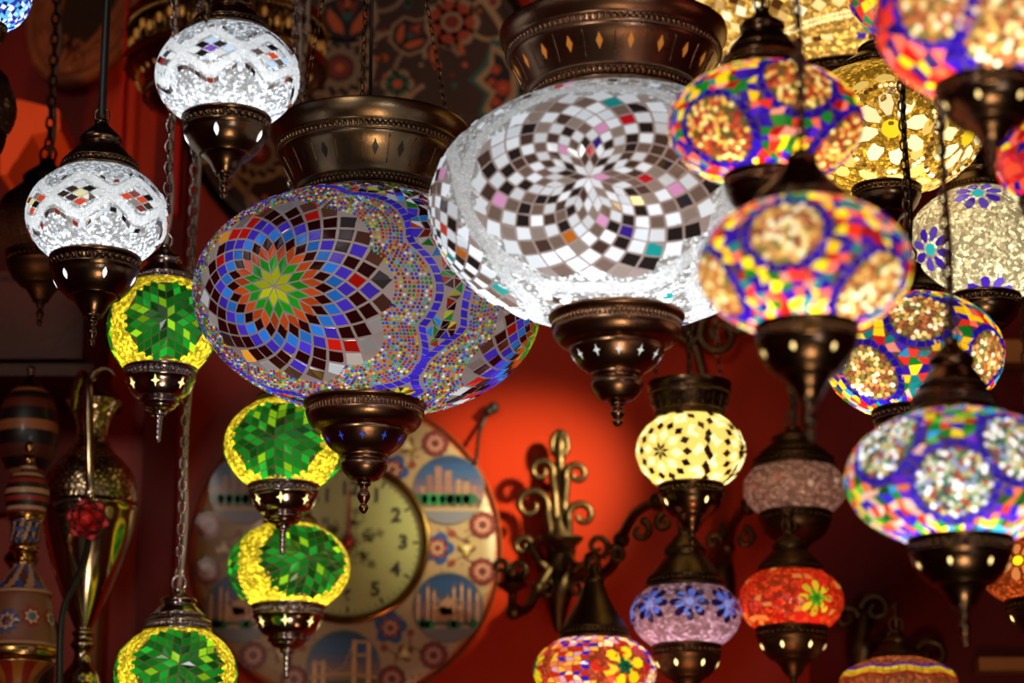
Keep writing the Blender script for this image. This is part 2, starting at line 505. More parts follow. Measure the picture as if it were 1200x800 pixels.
def lamp(px, py, d, a, hh, label, group=None, tilt=0, lean=None, yaw=0,
         cap=('bell', 46, 60), cup=('plain', 50, 75, 30), mat='bronze', capmat=None,
         collar=None, cut=None, chain='both', link=17, bulb=-.35, power=1, gmin=.45, gmax=2.4,
         name='mosaic_lamp', cord='cord_b', top=None, cup_b=True, seg=64, shellmat='crk'):
    """px,py,a,hh: centre, half-width and half-height of the globe as the photograph shows them; d: distance"""
    L = Lamp()
    u = d/FPX
    el = PITCH+math.atan((400-py)/FPX)
    ce, se = math.cos(el), math.sin(el)
    b = math.sqrt(max(hh**2-(a*se)**2, (a*.3)**2))/ce
    loc = at(px, py, d)
    root = empty(name, loc, label, 'lamp', group)
    L.root, L.u, L.a, L.b = root, u, a*u, b*u
    rc = (cap[1] if cap else collar[0]); rb = cup[1]
    zt = b*math.sqrt(max(.02, 1-(rc*.97/a)**2)); zb = -b*math.sqrt(max(.02, 1-(rb*.97/a)**2))
    g = Globe(a*u, b*u, (zt+1.5)*u, (zb-1.5)*u, bulb, power, gmin, gmax)
    g.px = u
    L.g = g; L.tilt = tilt; L.zt, L.zb = zt, zb
    L.shellmat = shellmat
    fm = M[mat]; cm = M[capmat or mat]
    lit = (*cut[1], cut[2]) if cut else (1, 1, 1, 0)
    # ---- cup and finial
    kind, r, h, fin = cup
    pr = smooth_prof([(x*r*u, (zb+z*h)*u) for x, z in CUP[kind]], 3)
    mb = MB(); mb.lathe(pr+[(0, pr[-1][1])], seg)
    nb = int(36 if kind != 'big' else 84)
    zz = {'plain': -.125, 'chrome': -.13, 'big': -.125}[kind]
    bead_band(mb, prof_at(pr, (zb+zz*h)*u)[0]+.3*u, (zb+zz*h)*u, nb if r > 30 else 28, .048*h*u)
    if cut:
        zc = (zb-(.40 if kind != 'big' else .505)*h)*u
        cutouts(mb, pr, zc, cut[3], cut[4]*u, cut[5]*u, cut[0], lit, 1, ph0=cut[6] if len(cut) > 6 else -PI/2)
    mb.build('cup', [fm, M['lit']], root)
    z0 = (zb-h)*u; fl = fin*u; fr = max(.10*r, 4)*u*.9
    fp = [(fr*1.0, .02*fl), (fr*1.25, -.05*fl), (fr*1.25, -.12*fl), (fr*.8, -.18*fl), (fr*.75, -.26*fl), (fr*1.15, -.40*fl), (fr*1.2, -.5*fl), (fr*.7, -.66*fl), (fr*.55, -.70*fl), (fr*.85, -.78*fl), (fr*.85, -.86*fl), (fr*.4, -.98*fl), (0, -1.0*fl)]
    if kind == 'chrome': fp = [(fr*1.3, .02*fl), (fr*1.3, -.1*fl), (fr*1.1, -.14*fl), (fr*1.2, -.3*fl), (fr*1.0, -.34*fl), (fr*1.1, -.5*fl), (fr*.9, -.54*fl), (fr, -.7*fl), (fr*.8, -.74*fl), (fr*.85, -.9*fl), (fr*.5, -.98*fl), (0, -fl)]
    mb = MB(); mb.lathe([(x, z+z0) for x, z in smooth_prof(fp, 3)], 20); mb.build('finial', fm, root)
    # ---- cap or collar
    if cap:
        kind, r, h = cap
        pr = smooth_prof([(x*r*u, (zt+z*h)*u) for x, z in CAP[kind]], 3)
        mb = MB(); mb.lathe(pr, seg)
        zz = {'bell': .11, 'step': .13, 'cone': .11}[kind]
        bead_band(mb, prof_at(pr, (zt+zz*h)*u)[0]+.3*u, (zt+zz*h)*u, 44, .038*h*u)
        if kind == 'step': bead_band(mb, prof_at(pr, (zt+.385*h)*u)[0], (zt+.385*h)*u, 36, .02*h*u)
        mb.build('cap', cm, root)
        ztop = zt+h
        # ring the chain hangs from
        mb = MB()
        rr = max(8, .18*r); pts = [(math.cos(t)*rr*u, 0, (ztop+rr*.75+math.sin(t)*rr*1.15)*u) for t in [2*PI*i/20 for i in range(20)]]
        mb.tube(pts, 1.7*u, 6, closed=True); mb.build('hanging_ring', cm, root)
        zch = ztop+rr*1.7
    else:
        r0, r1, h = collar
        pc = [(.93, -.02), (1.0, 0), (1.03, .03), (1.0, .06), (.98, .08), (.98, .16), (1.03, .19), (1.05, .23)]
        q = r1/r0
        pc += [(1.05+(q-1.05)*x, z) for x, z in ((.16, .34), (.34, .46), (.52, .56), (.60, .62), (.60, .645), (.66, .66), (.68, .735), (.74, .75), (.74, .77), (.86, .83), (.96, .90), (1.0, .97), (1.0, 1.0), (.97, 1.01), (.90, 1.0))]
        prc = [(x*r0*u, (zt+z*h)*u) for x, z in pc]
        pr = smooth_prof(prc, 3)
        mb = MB(); mb.lathe(pr+[(r0*.5*u, (zt+.9*h)*u), (0, (zt+.9*h)*u)], 96)
        bead_band(mb, prof_at(pr, (zt+.12*h)*u)[0]+.4*u, (zt+.12*h)*u, 90, .045*h*u)
        bead_band(mb, prof_at(pr, (zt+.70*h)*u)[0]+.4*u, (zt+.70*h)*u, 110, .04*h*u)
        if cut:
            cutouts(mb, pr, (zt+.43*h)*u, 20, 5.0*u, .105*h*u, 'lozenge' if len(cut) < 8 else cut[7], (*cut[8], cut[9]) if len(cut) > 8 else lit, 1, ph0=.13)
        # raised ribs between the cutouts
        for k in range(20):
            t = 2*PI*k/20+.13+PI/20
            pts = []
            for z in (.26, .34, .43, .52, .58):
                rr_, _ = prof_at(pr, (zt+z*h)*u); pts.append((rr_*math.cos(t), rr_*math.sin(t), (zt+z*h)*u))
            mb.tube(pts, .9*u, 5)
        mb.build('collar', [cm, M['lit']], root)
        zch = zt+h
    # ---- suspension
    topz = CEIL_Z-loc.z if top is None else top*u
    if collar:
        for k in range(3):
            t = 2*PI*k/3+.5
            mb = MB(); R = r1*.93*u; z0 = zch*u*.995; H = topz-z0
            base = Vector((R*math.cos(t), R*math.sin(t), z0)); tip = Vector((0, 0, min(topz, z0+.42)))
            n = int((tip-base).length/(11*u))
            for i in range(n):
                p = base.lerp(tip, (i+.5)/n); dirv = (tip-base).normalized(); x = dirv.orthogonal().normalized(); y = dirv.cross(x)
                s_ = x if i % 2 else y
                pts = [p+s_*math.cos(q2)*3.0*u+dirv*math.sin(q2)*7*u for q2 in [2*PI*j/8 for j in range(8)]]
                mb.tube(pts, .8*u, 4, closed=True)
            mb.build('chain', M['dark'], root)
        mb = MB(); mb.tube([(0, 0, z0*.9), (0, 0, topz)], 2.2*u, 8); mb.build('cord', M['cord_b'], root)
    elif chain:
        if chain in ('both', 'chain'):
            chain_mesh(zch*u-3*u, topz, link*u, max(1.4, link*.10)*u).build('chain', cm, root)
        if chain in ('both', 'cord'):
            mb = MB()
            off = 3.2*u if chain == 'both' else 0
            pts = []
            n = 26
            for i in range(n+1):
                z = (ztop-2)*u+(topz-(ztop-2)*u)*i/n
                s_ = min(1, i/2)
                pts.append((off*s_*1.2+math.sin(i*1.3)*off*.7, off*s_, z))
            mb.tube(spl(pts, 3), (3.0 if chain == 'both' else 5.0)*u, 7); mb.build('cord', M[cord], root)
        elif chain == 'hook':
            mb = MB()
            mb.tube([(0, 0, (ztop-1)*u), (0, 0, topz)], 3.5*u, 8); mb.build('hook_rod', cm, root)
    ln = 0 if lean is None else math.radians(lean)
    root.rotation_euler = (0, ln, 0)
    return L

def pxdir(L, x, y):
    """direction on the globe of the lamp seen at photograph pixel x, y"""
    R = (Matrix.Rotation(L.root.rotation_euler[1], 3, 'Y') @ Matrix.Rotation(math.radians(L.tilt), 3, 'Y')).inverted()
    o = R @ (CAM-L.root.location); r = R @ ray(x, y)
    S = Vector((1/L.g.a, 1/L.g.a, 1/L.g.b))
    o = Vector((o.x*S.x, o.y*S.y, o.z*S.z)); r = Vector((r.x*S.x, r.y*S.y, r.z*S.z))
    A = r.dot(r); B = 2*o.dot(r); Cc = o.dot(o)-1
    D = B*B-4*A*Cc
    if D < 0: t = -B/(2*A)
    else: t = (-B-math.sqrt(D))/(2*A)
    return (o+r*t).normalized()

def finish(L, name='globe', spin=0):
    o = L.g.mb.build(name, [M[L.shellmat], M['tile'], M['grout'], M['crkfine']], L.root)
    o.rotation_euler = (0, math.radians(L.tilt), 0)
    return o

def pick(*cs): return random.choice(cs)
def jitc(c, v=.15): 
    k = 1+random.uniform(-v, v)
    return tuple(min(1, x*k) for x in c)
#SCENE
# ================================================================ room
def wallmat(name, c1, c2, scale, rough=.5, bump=.1):
    t = NT(name)
    tc = t.n('ShaderNodeTexCoord')
    nz = t.n('ShaderNodeTexNoise', Scale=scale, Detail=5.0)
    t.l(tc.outputs['Object'], nz.inputs['Vector'])
    t.l(t.mix(nz.outputs[0], c1, c2), t.b.inputs['Base Color'])
    t.b.inputs['Roughness'].default_value = rough
    t.b.inputs['Specular IOR Level'].default_value = .12
    bp = t.n('ShaderNodeBump', Strength=bump, Distance=.003)
    nz2 = t.n('ShaderNodeTexNoise', Scale=scale*12, Detail=4.0)
    t.l(tc.outputs['Object'], nz2.inputs['Vector'])
    t.l(nz2.outputs[0], bp.inputs['Height']); t.l(bp.outputs[0], t.b.inputs['Normal'])
    return t.m
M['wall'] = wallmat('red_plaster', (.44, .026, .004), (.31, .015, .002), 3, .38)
M['wallside'] = wallmat('dark_red_plaster', (.16, .012, .006), (.10, .008, .004), 3, .5)
M['ceil'] = wallmat('dark_ceiling', (.07, .02, .012), (.04, .012, .008), 3, .6)
M['floorm'] = wallmat('dark_wood_floor', (.09, .04, .02), (.05, .02, .012), 4, .5)
M['wood'] = wallmat('dark_red_wood', (.10, .016, .008), (.05, .008, .005), 9, .38)
M['orangewood'] = wallmat('orange_lacquer', (.85, .10, .02), (.65, .06, .015), 6, .4)
M['brownpost'] = wallmat('brown_plaster', (.50, .19, .05), (.36, .12, .03), 5, .5)
M['redpost'] = wallmat('red_lacquer', (.50, .012, .006), (.38, .008, .005), 5, .3)

def boxobj(name, c, d, mat, parent=None):
    mb = MB(); mb.box((0, 0, 0), d); return mb.build(name, M[mat], parent, c)
XL, XR, YF = -1.5, 1.7, -1.6
struct(boxobj('wall_back', ((XL+XR)/2, WALL_Y+.05, CEIL_Z/2), (XR-XL+.2, .1, CEIL_Z), 'wall'))
struct(boxobj('wall_left', (XL-.05, (WALL_Y+YF)/2, CEIL_Z/2), (.1, WALL_Y-YF, CEIL_Z), 'wallside'))
struct(boxobj('wall_right', (XR+.05, (WALL_Y+YF)/2, CEIL_Z/2), (.1, WALL_Y-YF, CEIL_Z), 'wallside'))
struct(boxobj('floor', ((XL+XR)/2, (WALL_Y+YF)/2, -.05), (XR-XL+.2, WALL_Y-YF+.2, .1), 'floorm'))
struct(boxobj('ceiling', ((XL+XR)/2, (WALL_Y+YF)/2, CEIL_Z+.05), (XR-XL+.2, WALL_Y-YF+.2, .1), 'ceil'))

def wallbox(name, x0, x1, y0, y1, mat, depth, ydist=WALL_Y, gap=0):
    """an upright box whose front face spans the photograph rectangle at distance ydist-depth"""
    yf = ydist-depth
    p = aty(x0, y1, yf); q = aty(x1, y0, yf)
    c = ((p.x+q.x)/2, yf+depth/2-gap, (p.z+q.z)/2)
    return boxobj(name, c, (q.x-p.x, depth, q.z-p.z), mat)
struct(wallbox('trim_1', 96, 150, -60, 900, 'brownpost', .04)).location.z = 1.6
struct(wallbox('trim_2', 200, 216, 40, 250, 'redpost', .035))
M['maroon'] = wallmat('maroon_panel_and_shade', (.15, .006, .003), (.09, .004, .002), 4, .5)  # dark panel colour, also standing in for wall in shade
struct(wallbox('wall_shade_left', -400, 128, -100, 600, 'maroon', .02))  # added dark sheet, stands in for shade on the wall
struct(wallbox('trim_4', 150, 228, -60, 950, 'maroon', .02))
struct(wallbox('wall_shade_right', 958, 1600, -200, 1000, 'maroon', .015))  # wall shade put into a dark sheet over the red plaster
struct(wallbox('trim_3', 128, 152, -40, 430, 'redpost', .03, ydist=WALL_Y-.04))
# ---------------------------------------------------------------- furniture at the side
t = empty('wall_cupboard', aty(40, 430, 2.62), 'dark red wooden wall cupboard in shadow above the hookahs', 'cupboard')
def cup_part(name, x0, x1, y0, y1, mat, yf, depth):
    p = aty(x0, y1, yf); q = aty(x1, y0, yf)
    o = boxobj(name, Vector(((p.x+q.x)/2, yf+depth/2, (p.z+q.z)/2))-t.location, (q.x-p.x, depth, q.z-p.z), mat)
    o.parent = t; return o
cup_part('carcass', -120, 106, 318, 432, 'wood', 2.62, .17)
cup_part('door', -110, 100, 330, 420, 'wood', 2.605, .015)
cup_part('cornice', -125, 110, 426, 440, 'wood', 2.60, .19)
# orange lacquer bracket shelf
mb = MB()
ys = 2.66
pts = [(20, 116), (69, 128), (70, 152), (38, 158), (8, 204), (0, 204), (0, 150)]
fr = [aty(x, y, ys) for x, y in pts]; bk = [p+Vector((0, .13, 0)) for p in fr]
base = fr[3].copy()
n = len(pts)
mb.add([p-base for p in fr+bk], [tuple(range(n))[::-1], tuple(range(n, 2*n))]+[(i, (i+1) % n, n+(i+1) % n, n+i) for i in range(n)], smooth=False)
tag(mb.build('wall_bracket', M['orangewood'], None, base), 'bright orange-red angled wooden bracket on the wall above a dark unlit lantern', 'bracket')

# display shelf under the hookahs and the ewer (below the picture)
sh = aty(38, 838, 2.36)
tag(boxobj('display_shelf', (sh.x, 2.42, sh.z-.012), (.27, .30, .024), 'wood'), 'dark wooden shelf that the hookahs and the ewer stand on', 'shelf')
sb = tag(boxobj('shelf_cabinet', (sh.x, 2.43, (sh.z-.024)/2), (.26, .28, sh.z-.024), 'wood'), 'dark wooden cabinet holding up the display shelf', 'cabinet')
SHZ = sh.z

# ================================================================ lamps
WHITE = lin('#f4fbff')
def crystal_pattern(L, lon0, nw=7, beadg=.95):
    """white crackle globe with two rows of beaded zigzags and mirror tiles"""
    g = L.g; u = L.u
    g.shell((.84, .92, 1.0), 1.05, 0)
    per = 2*PI/nw
    def tri(x): 
        x = (x/per) % 1
        s = 4*abs(x-.5)-1
        return max(-.72, min(.72, s))/.72
    A = .15
    def up(off): return lambda t: sph(2*PI*t, .27+off+A*tri(2*PI*t-lon0))
    def dn(off): return lambda t: sph(2*PI*t, -.19+off-A*tri(2*PI*t-lon0))
    for fn in (up, dn):
        for k in range(4):
            g.beads(fn(.046*(k-1.5)), 3.1*u, lambda t: ((.90, .96, 1.0), beadg*random.uniform(.75, 1.15)), .56)
    dark = lambda: pick(((.03, .025, .025), .25), ((.30, .24, .22), .35), ((.10, .06, .05), .3), ((.9, .95, 1), .9), ((.35, .04, .02), .6), ((.5, .45, .42), .5))
    # checkered lozenges
    for k in range(nw):
        for (dl, la0) in ((.0, .04),):
            c = sph(lon0+k*per+dl, la0)
            f = g.chart(c, .85)
            s = .165
            for i in (-1.5, -.5, .5):
                for j in (-1.5, -.5, .5):
                    q = [(i, j), (i+1, j), (i+1, j+1), (i, j+1)]
                    uv = [((x-y)*.78*s*.95, (x+y)*.55*s*.72) for x, y in q]
                    if i == -.5 and j == -.5: cc, gl = pick((lin('#d8502a'), 1.3), (lin('#7030c0'), 1.2), (lin('#a01010'), 1.1), (lin('#e8e0a0'), 1.4), (lin('#ff8fb0'), 1.2))
                    elif (int(i+1.5)+int(j+1.5)) % 2 == 0 and random.random() < .7: cc, gl = pick(((.9, .95, 1), 1.2), (lin('#d8502a'), 1.2), (lin('#c8e0ff'), 1.3))
                    else: cc, gl = dark()
                    g.tile([f(*x) for x in uv], cc, gl, .12)
    # a row of dark mirror tiles under the lower and above the upper zigzag
    g.squares(dn(-.145), dn(-.24), 8.5*u, lambda i: dark() if random.random() < .9 else ((.8, .9, 1), .8), gap=.08)
    g.squares(up(.14), up(.21), 9*u, lambda i: dark(), excl=lambda d: random.random() < .45, gap=.18)
    finish(L)

LIT_W = (.85, .88, 1.0)
L = lamp(114, 254, 1.98, 82, 66, 'small white crackle lamp hanging beside the green one, white lozenges cut in its cup', 'small white crackle glass lamps',
         cap=('bell', 46, 66), cup=('plain', 52, 74, 33), mat='dark', cut=('diamond', LIT_W, 2.5, 6, 3.0, 6.5, -PI/2-.62), chain='cord', power=1.15, bulb=-.75, gmin=.42, gmax=2.8, shellmat='crkfine')
crystal_pattern(L, -.07)
L = lamp(267, 90, 1.90, 83.5, 67, 'small white crackle lamp hanging before the round brass chandelier', 'small white crackle glass lamps',
         cap=('bell', 48, 60), cup=('plain', 51, 72, 27), mat='dark', cut=('diamond', LIT_W, 2.5, 5, 3.2, 7.5, -PI/2-.12), chain='both', power=1.25, bulb=-.75, gmin=.42, gmax=2.8, shellmat='crkfine')
crystal_pattern(L, -.12)

# ---- green lamps
GREENS = ['#0c7a1c', '#128f22', '#0a5c14', '#1a9a2a', '#0d6e1a', '#0a6a18', '#8fd018', '#064010', '#0b5010']
def green_pattern(L, x, y):
    g = L.g
    g.shell(lin('#ffe030'), 1.9, 0)
    c = pxdir(L, x, y)
    lon = math.atan2(c.x, -c.y); lat = math.asin(c.z)
    for k in range(3):
        g.cement(sph(lon+k*2*PI/3, lat if k == 0 else .0), .78, .4, lin('#6a6a3c'), .42)
        g.rosette(sph(lon+k*2*PI/3, lat if k == 0 else .0), 6, .170, 4,
                  lambda i, j, r: (jitc(lin(random.choice(GREENS)), .3), random.uniform(.75, 1.6) if random.random() < .85 else 2.6), rot=PI/6+random.uniform(-.1, .1), gap=.08, rmax=.80, st=.4)
    finish(L)
LY = lin('#fff29a')
def glamp(px, py, d, a, hh, label, med, cap, cup, **kw):
    L = lamp(px, py, d, a, hh, label, 'green and yellow mosaic lamps', cap=cap, cup=cup, mat='chrome', shellmat='crkmid', 
             cut=('star', LY, 1.6, 7, 5.2, 7.0), power=1.0, **kw)
    green_pattern(L, *med); return L
glamp(190, 384, 2.22, 63, 65, 'green star lamp with yellow crackle sides hanging just under the small white lamp', (196, 372), ('bell', 38, 48), ('chrome', 42, 56, 32), cord='cord_w')
glamp(334, 522, 2.32, 71, 58, 'green star lamp with yellow crackle rim hanging directly above another green lamp', (322, 512), ('bell', 36, 45), ('chrome', 41, 52, 30), cord='cord_w')
glamp(339, 665, 2.44, 71, 55, 'lower green star lamp hanging in front of the clock face, touching none below', (362, 652), ('bell', 33, 40), ('chrome', 42, 55, 30), cord='cord_w')
glamp(206, 789, 2.27, 71, 58, 'lowest green star lamp, hung on a long chain at the rim of the clock plate', (210, 778), ('step', 40, 52), ('chrome', 42, 55, 30), cord='cord_w')

# ---- big blue lamp
L = lamp(430, 354, 2.12, 203, 136, 'big oval lamp with a blue, red and green star mosaic on a bronze bowl', tilt=4.0, collar=(84, 119, 94), cup=('big', 70, 92, 38), cap=None,
         mat='copper', capmat='bronze', cut=('star', lin('#3050d0'), .5, 11, 3.6, 6.5, -PI/2, 'lozenge', (.05, .03, .02), 0), power=.62, gmin=.55, gmax=1.5, shellmat='grout', name='mosaic_globe_lamp', link=11)
g = L.g
g.shell((.50, .42, .42), .36, 0)
BC = [lin(h) for h in ('#b9c418', '#1f9a1c', '#c8501c', '#3a0c0a', '#2a7ae0', '#4a34d0', '#380a0c', '#4a0c0c')]
def bluecol(i, j, k):
    if k < 4: c = BC[k]; gl = (1.1, .95, .9, .5)[k]
    elif k == 4: c, gl = BC[4], 1.05
    elif k == 5: c, gl = BC[5], .95
    elif k in (6, 7): c, gl = (BC[6], .5) if random.random() < .75 else pick((lin('#c01810'), .9), (lin('#4a34d0'), .8))
    else:
        c, gl = pick(((.28, .24, .22), .5), ((.06, .05, .06), .3), ((.55, .48, .44), .7), ((.16, .06, .04), .4), ((.36, .33, .33), .7), ((.75, .8, .85), .8))
        if random.random() < .06: c, gl = pick((lin('#f0a030'), 1.2), (lin('#d02010'), 1))
    return jitc(c, .22), gl*random.uniform(.75, 1.2)
med0 = pxdir(L, 322, 340)
lon0 = math.atan2(med0.x, -med0.y); lat0 = math.asin(med0.z)
meds = [sph(lon0, lat0*.9)]+[sph(lon0+k*2*PI/3, -.20) for k in (1, 2)]
RB = .56
for m in meds:
    g.rosette(m, 8, .080, 2, bluecol, rot=PI/8*.4, st=.5, gap=.13)
    g.polar(m, 24, [.229, .293, .355, .415, .476, .54, .61, .69], lambda i, k: bluecol(0, 0, i+3), rot=PI/8*.4, st=.5, gap=.13)
def scal(R, A=.07): return lambda ph: R*(1-A+A*1.6*abs(math.cos(4*ph)))
BEADC = [lin(h) for h in ('#d8d020', '#20a030', '#d02818', '#3050e0', '#f0f0e8', '#e08020', '#7040c0', '#60c0d0', '#903018')]
def beadcol(t): return random.choice(BEADC), random.uniform(.3, .95)
def inside_other(m, R):
    o = [x for x in meds if x is not m]
    return lambda d: any(angd(d, x) < R for x in o)
for m in meds:
    for k in range(9):
        R = .660+k*.0235
        g.beads(ring_fn(g, m, scal(R), .5), 4.7*L.u, beadcol, .41, excl=inside_other(m, .88))
    g.squares(ring_fn(g, m, scal(.872), .5), ring_fn(g, m, scal(.925), .5), 10.5*L.u, lambda i: (jitc(lin('#3c2cc8'), .25), random.uniform(.6, 1.2)), excl=inside_other(m, .90))
TRI = ['#c04018', '#2a86d8', '#300808', '#18060a', '#c8c020', '#208030', '#d0d0d0', '#301010', '#4030c0', '#802010']
def near_med(d):
    for m in meds:
        e = Vector((0, 0, 1)).cross(m).normalized(); n = m.cross(e)
        w = d-m*d.dot(m); r = angd(d, m)
        uu, vv = w.dot(e), w.dot(n)/((g.a/g.b)**.5)
        ll = math.hypot(uu, vv)
        k = math.hypot(uu, vv)/max(1e-6, math.hypot(w.dot(e), w.dot(n)))
        ph = math.atan2(vv, uu)
        if r*k < scal(.94)(ph): return True
    return False
g.fill(92, 30, lambda: (jitc(lin(random.choice(TRI)), .25), random.uniform(.5, 1.1)), near_med, jit=.3, tri=.75, gap=.13)
finish(L)

# ---- big white lamp
L = lamp(721, 244, 1.86, 218, 149, 'biggest lamp, white mirror star mosaic under a bronze bowl with lozenge holes', collar=(101, 136, 94), cup=('big', 77, 102, 29), cap=None,
         mat='copper', capmat='copper', cut=('star', (.75, .85, .85), .7, 12, 4.6, 7.5, -PI/2, 'lozenge', lin('#c87a30'), .55), power=.78, bulb=-.55, gmin=.42, gmax=2.1, shellmat='crkmid', name='mosaic_globe_lamp', link=15)
g = L.g
g.shell((.88, .93, .96), .80, 0)
def mir(i, j, k):
    r = random.random()
    if r < .012: return lin('#d01828'), 1.0
    if r < .03: return lin('#f0a8e0'), 1.0
    if r < .04: return lin('#20a8a8'), .8
    if r < .058: return pick((lin('#e8c840'), 1), (lin('#4028a0'), .8), (lin('#c87020'), .9))
    if k % 2 == 0 and r < .90: return (.84, .92, 1.0), random.uniform(.85, 1.5)
    r = random.random()
    if r < .30: return (.05, .04, .04), .25
    if r < .58: return (.15, .09, .075), .35
    if r < .78: return (.32, .23, .19), .5
    if r < .88: return (.48, .40, .36), .55
    return (.80, .9, 1), 1.1
c0 = pxdir(L, 690, 207)
lon0 = math.atan2(c0.x, -c0.y); lat0 = math.asin(c0.z)
cs = [sph(lon0+k*2*PI/4, lat0) for k in range(4)]
grey = (.62, .52, .52)
for c in cs:
    f = g.chart(c, .35)
    # pinkish cement under the star, then the star itself
    n = 60
    for i in range(14):
        for k in range(n):
            r0, r1 = .705*i/14, .705*(i+1)/14
            zz = lambda r, ph: r*(.93+.07*math.cos(8*(ph-.31)))
            q = [f(zz(r, p_)*math.cos(p_), zz(r, p_)*math.sin(p_)) for r, p_ in ((r0, 2*PI*k/n), (r1, 2*PI*k/n), (r1, 2*PI*(k+1)/n), (r0, 2*PI*(k+1)/n))]
            cen = sum(q, Vector()).normalized()
            if not g.ok(cen): continue
            g.mb.add([g.p(x.normalized(), 1.002) for x in q], [(0, 1, 2, 3)], (*grey, .42*g.fall(g.p(cen))), 2, True)
    g.rosette(c, 8, .062, 2, mir, rot=.31, st=.35, gap=.095)
    g.polar(c, 24, [.178, .231, .283, .336, .39, .447, .507, .57, .635, .705], lambda i, k: mir(0, 0, i+1), rot=.31, st=.35, gap=.095)
    exc = lambda d, c=c: any(angd(d, x) < .70 for x in cs if x is not c)
    for k in range(5):
        R = .735+k*.019
        zg = lambda ph, R=R: R*(.955+.06*abs((((ph-.31)*8/(2*PI)) % 1)-.5)*2)
        g.beads(ring_fn(g, c, zg, .35), 3.6*L.u, lambda t: ((.82, .86, .90), random.uniform(.45, .85)), .5, excl=exc)
    g.squares(ring_fn(g, c, .875, .35), ring_fn(g, c, .93, .35), 12*L.u, lambda i: mir(0, 0, random.randint(0, 1)), excl=lambda d, c=c: random.random() < .55 or any(angd(d, x) < .95 for x in cs if x is not c), gap=.15)
finish(L)

# ---- multicoloured lamps with beaded medallions
def multi(L, medpx, R, beadc, ringc, fillc, nlon, nlat, beadg=1.1, ringg=.9, fillg=1.45, grout=(.45, .25, .2), grg=.22, st=.8, extra=(), bead=4.2, rg=1.0):
    g = L.g
    g.shell(grout, grg, 0)
    ms = [pxdir(L, x, y) for x, y in medpx]+[sph(*e) for e in extra]
    f = None
    sv = (g.a/g.b)**st
    def rr(d, m):
        e = Vector((0, 0, 1)).cross(m)
        e = e.normalized(); n = m.cross(e)
        w = d-m*d.dot(m); l = w.length
        r = angd(d, m)
        return r*math.hypot(w.dot(e), w.dot(n)/sv)/max(l, 1e-6)
    for m in ms:
        f = g.chart(m, st)
        nb = int((R*.84/(bead*L.u/g.a))**2*.95)
        for i in range(nb):
            r = R*.84*math.sqrt((i+.5)/nb); ph = i*2.399963
            c, gl = beadc(); g.bead(f(r*math.cos(ph), r*math.sin(ph)), bead*L.u*.95, c, gl*beadg, h=.6)
        g.squares(ring_fn(g, m, R*.88, st), ring_fn(g, m, R*1.10, st), R*.24*g.a*rg, lambda i: (jitc(ringc, .3), random.uniform(.7, 1.2)*ringg), gap=.10)
    g.fill(nlon, nlat, lambda: (lambda c: (jitc(c[0], .15), c[1]*fillg*random.uniform(.7, 1.25)))(random.choice(fillc)), lambda d: any(rr(d, m) < R*1.09 for m in ms), jit=.33, gap=.05)
    finish(L)
H = lin
ORBEAD = lambda: pick((H('#f08030'), 1.0), (H('#ffc850'), 1.3), (H('#e04820'), .9), (H('#ffb060'), 1.1), (H('#b83020'), .7), (H('#ffe080'), 1.5), (H('#c06030'), .7), (H('#80701c'), .6))
YBEAD = lambda: pick((H('#ffc860'), 1.2), (H('#ffe090'), 1.5), (H('#e88848'), .9), (H('#f0b060'), 1.0), (H('#c06838'), .7), (H('#fff0c0'), 1.7), (H('#b0a040'), .7))
WBEAD = lambda: pick((H('#f0f4e8'), 1.3), (H('#ffffff'), 1.9), (H('#c8d8a0'), 1.0), (H('#d06040'), .8), (H('#40a080'), .7), (H('#e8d890'), 1.1), (H('#707070'), .5), (H('#a8b8e0'), 1.1))
HOT = [(H('#e8301c'), 1.0), (H('#ffd818'), 1.3), (H('#ff6a50'), 1.1), (H('#3014a0'), .7), (H('#0f8a28'), .7), (H('#ffc010'), 1.3), (H('#c01818'), .9), (H('#18908c'), .8), (H('#ff9a80'), 1.1), (H('#4a20b8'), .7)]
HOT2 = [(H('#e8301c'), .9), (H('#ff6a50'), 1.1), (H('#3014a0'), .7), (H('#f05030'), 1.0), (H('#ffd018'), 1.2), (H('#c01818'), .9), (H('#241078'), .7), (H('#c8182c'), .9)]
COOL = [(H('#18882c'), .8), (H('#e04028'), .9), (H('#3828c0'), .8), (H('#f0d028'), 1.0), (H('#38a0e0'), .9), (H('#58b838'), .9), (H('#6a2cc8'), .8), (H('#f07848'), .9), (H('#106a24'), .6), (H('#e8b8a0'), .9)]
MG = 'multicoloured beaded medallion lamps'
L = lamp(943, 313, 1.42, 124, 85, 'blurred multicoloured lamp overlapping the big white lamp, pale yellow bead medallions ringed in violet', MG, cap=('cone', 62, 74), cut=('diamond', (1.0, .72, .28), 2.6, 7, 2.6, 4.6, -1.1), cup=('plain', 60, 92, 48), mat='dark', bulb=-.5, link=20, lean=0)
multi(L, [(920, 268), (1026, 337), (833, 335)], .40, YBEAD, H('#3212b4'), HOT, 54, 17, extra=((2.2, .3), (3.1, -.2), (-2.1, .2)), bead=4.4, fillg=1.7)
L = lamp(897, 147, 1.62, 113, 76, 'multicoloured lamp with an orange bead medallion, its cup hidden by another lamp cap', MG, cap=('step', 50, 84), cup=('plain', 50, 70, 25), mat='dark', bulb=-.45, link=18)
multi(L, [(838, 152), (938, 92), (990, 170)], .42, ORBEAD, H('#2c14a8'), HOT, 54, 18, extra=((2.4, .3), (3.3, -.2), (-1.8, .2)), bead=3.6)
L = lamp(1154, 18, 1.40, 128, 104, 'multicoloured lamp cut by the top edge, big red and yellow pieces over a bronze cup', MG, cap=('bell', 55, 70), cut=('diamond', (1.0, .72, .28), 2.6, 7, 2.6, 4.6, -1.1), cup=('plain', 62, 74, 36), mat='dark', bulb=-.5, link=20)
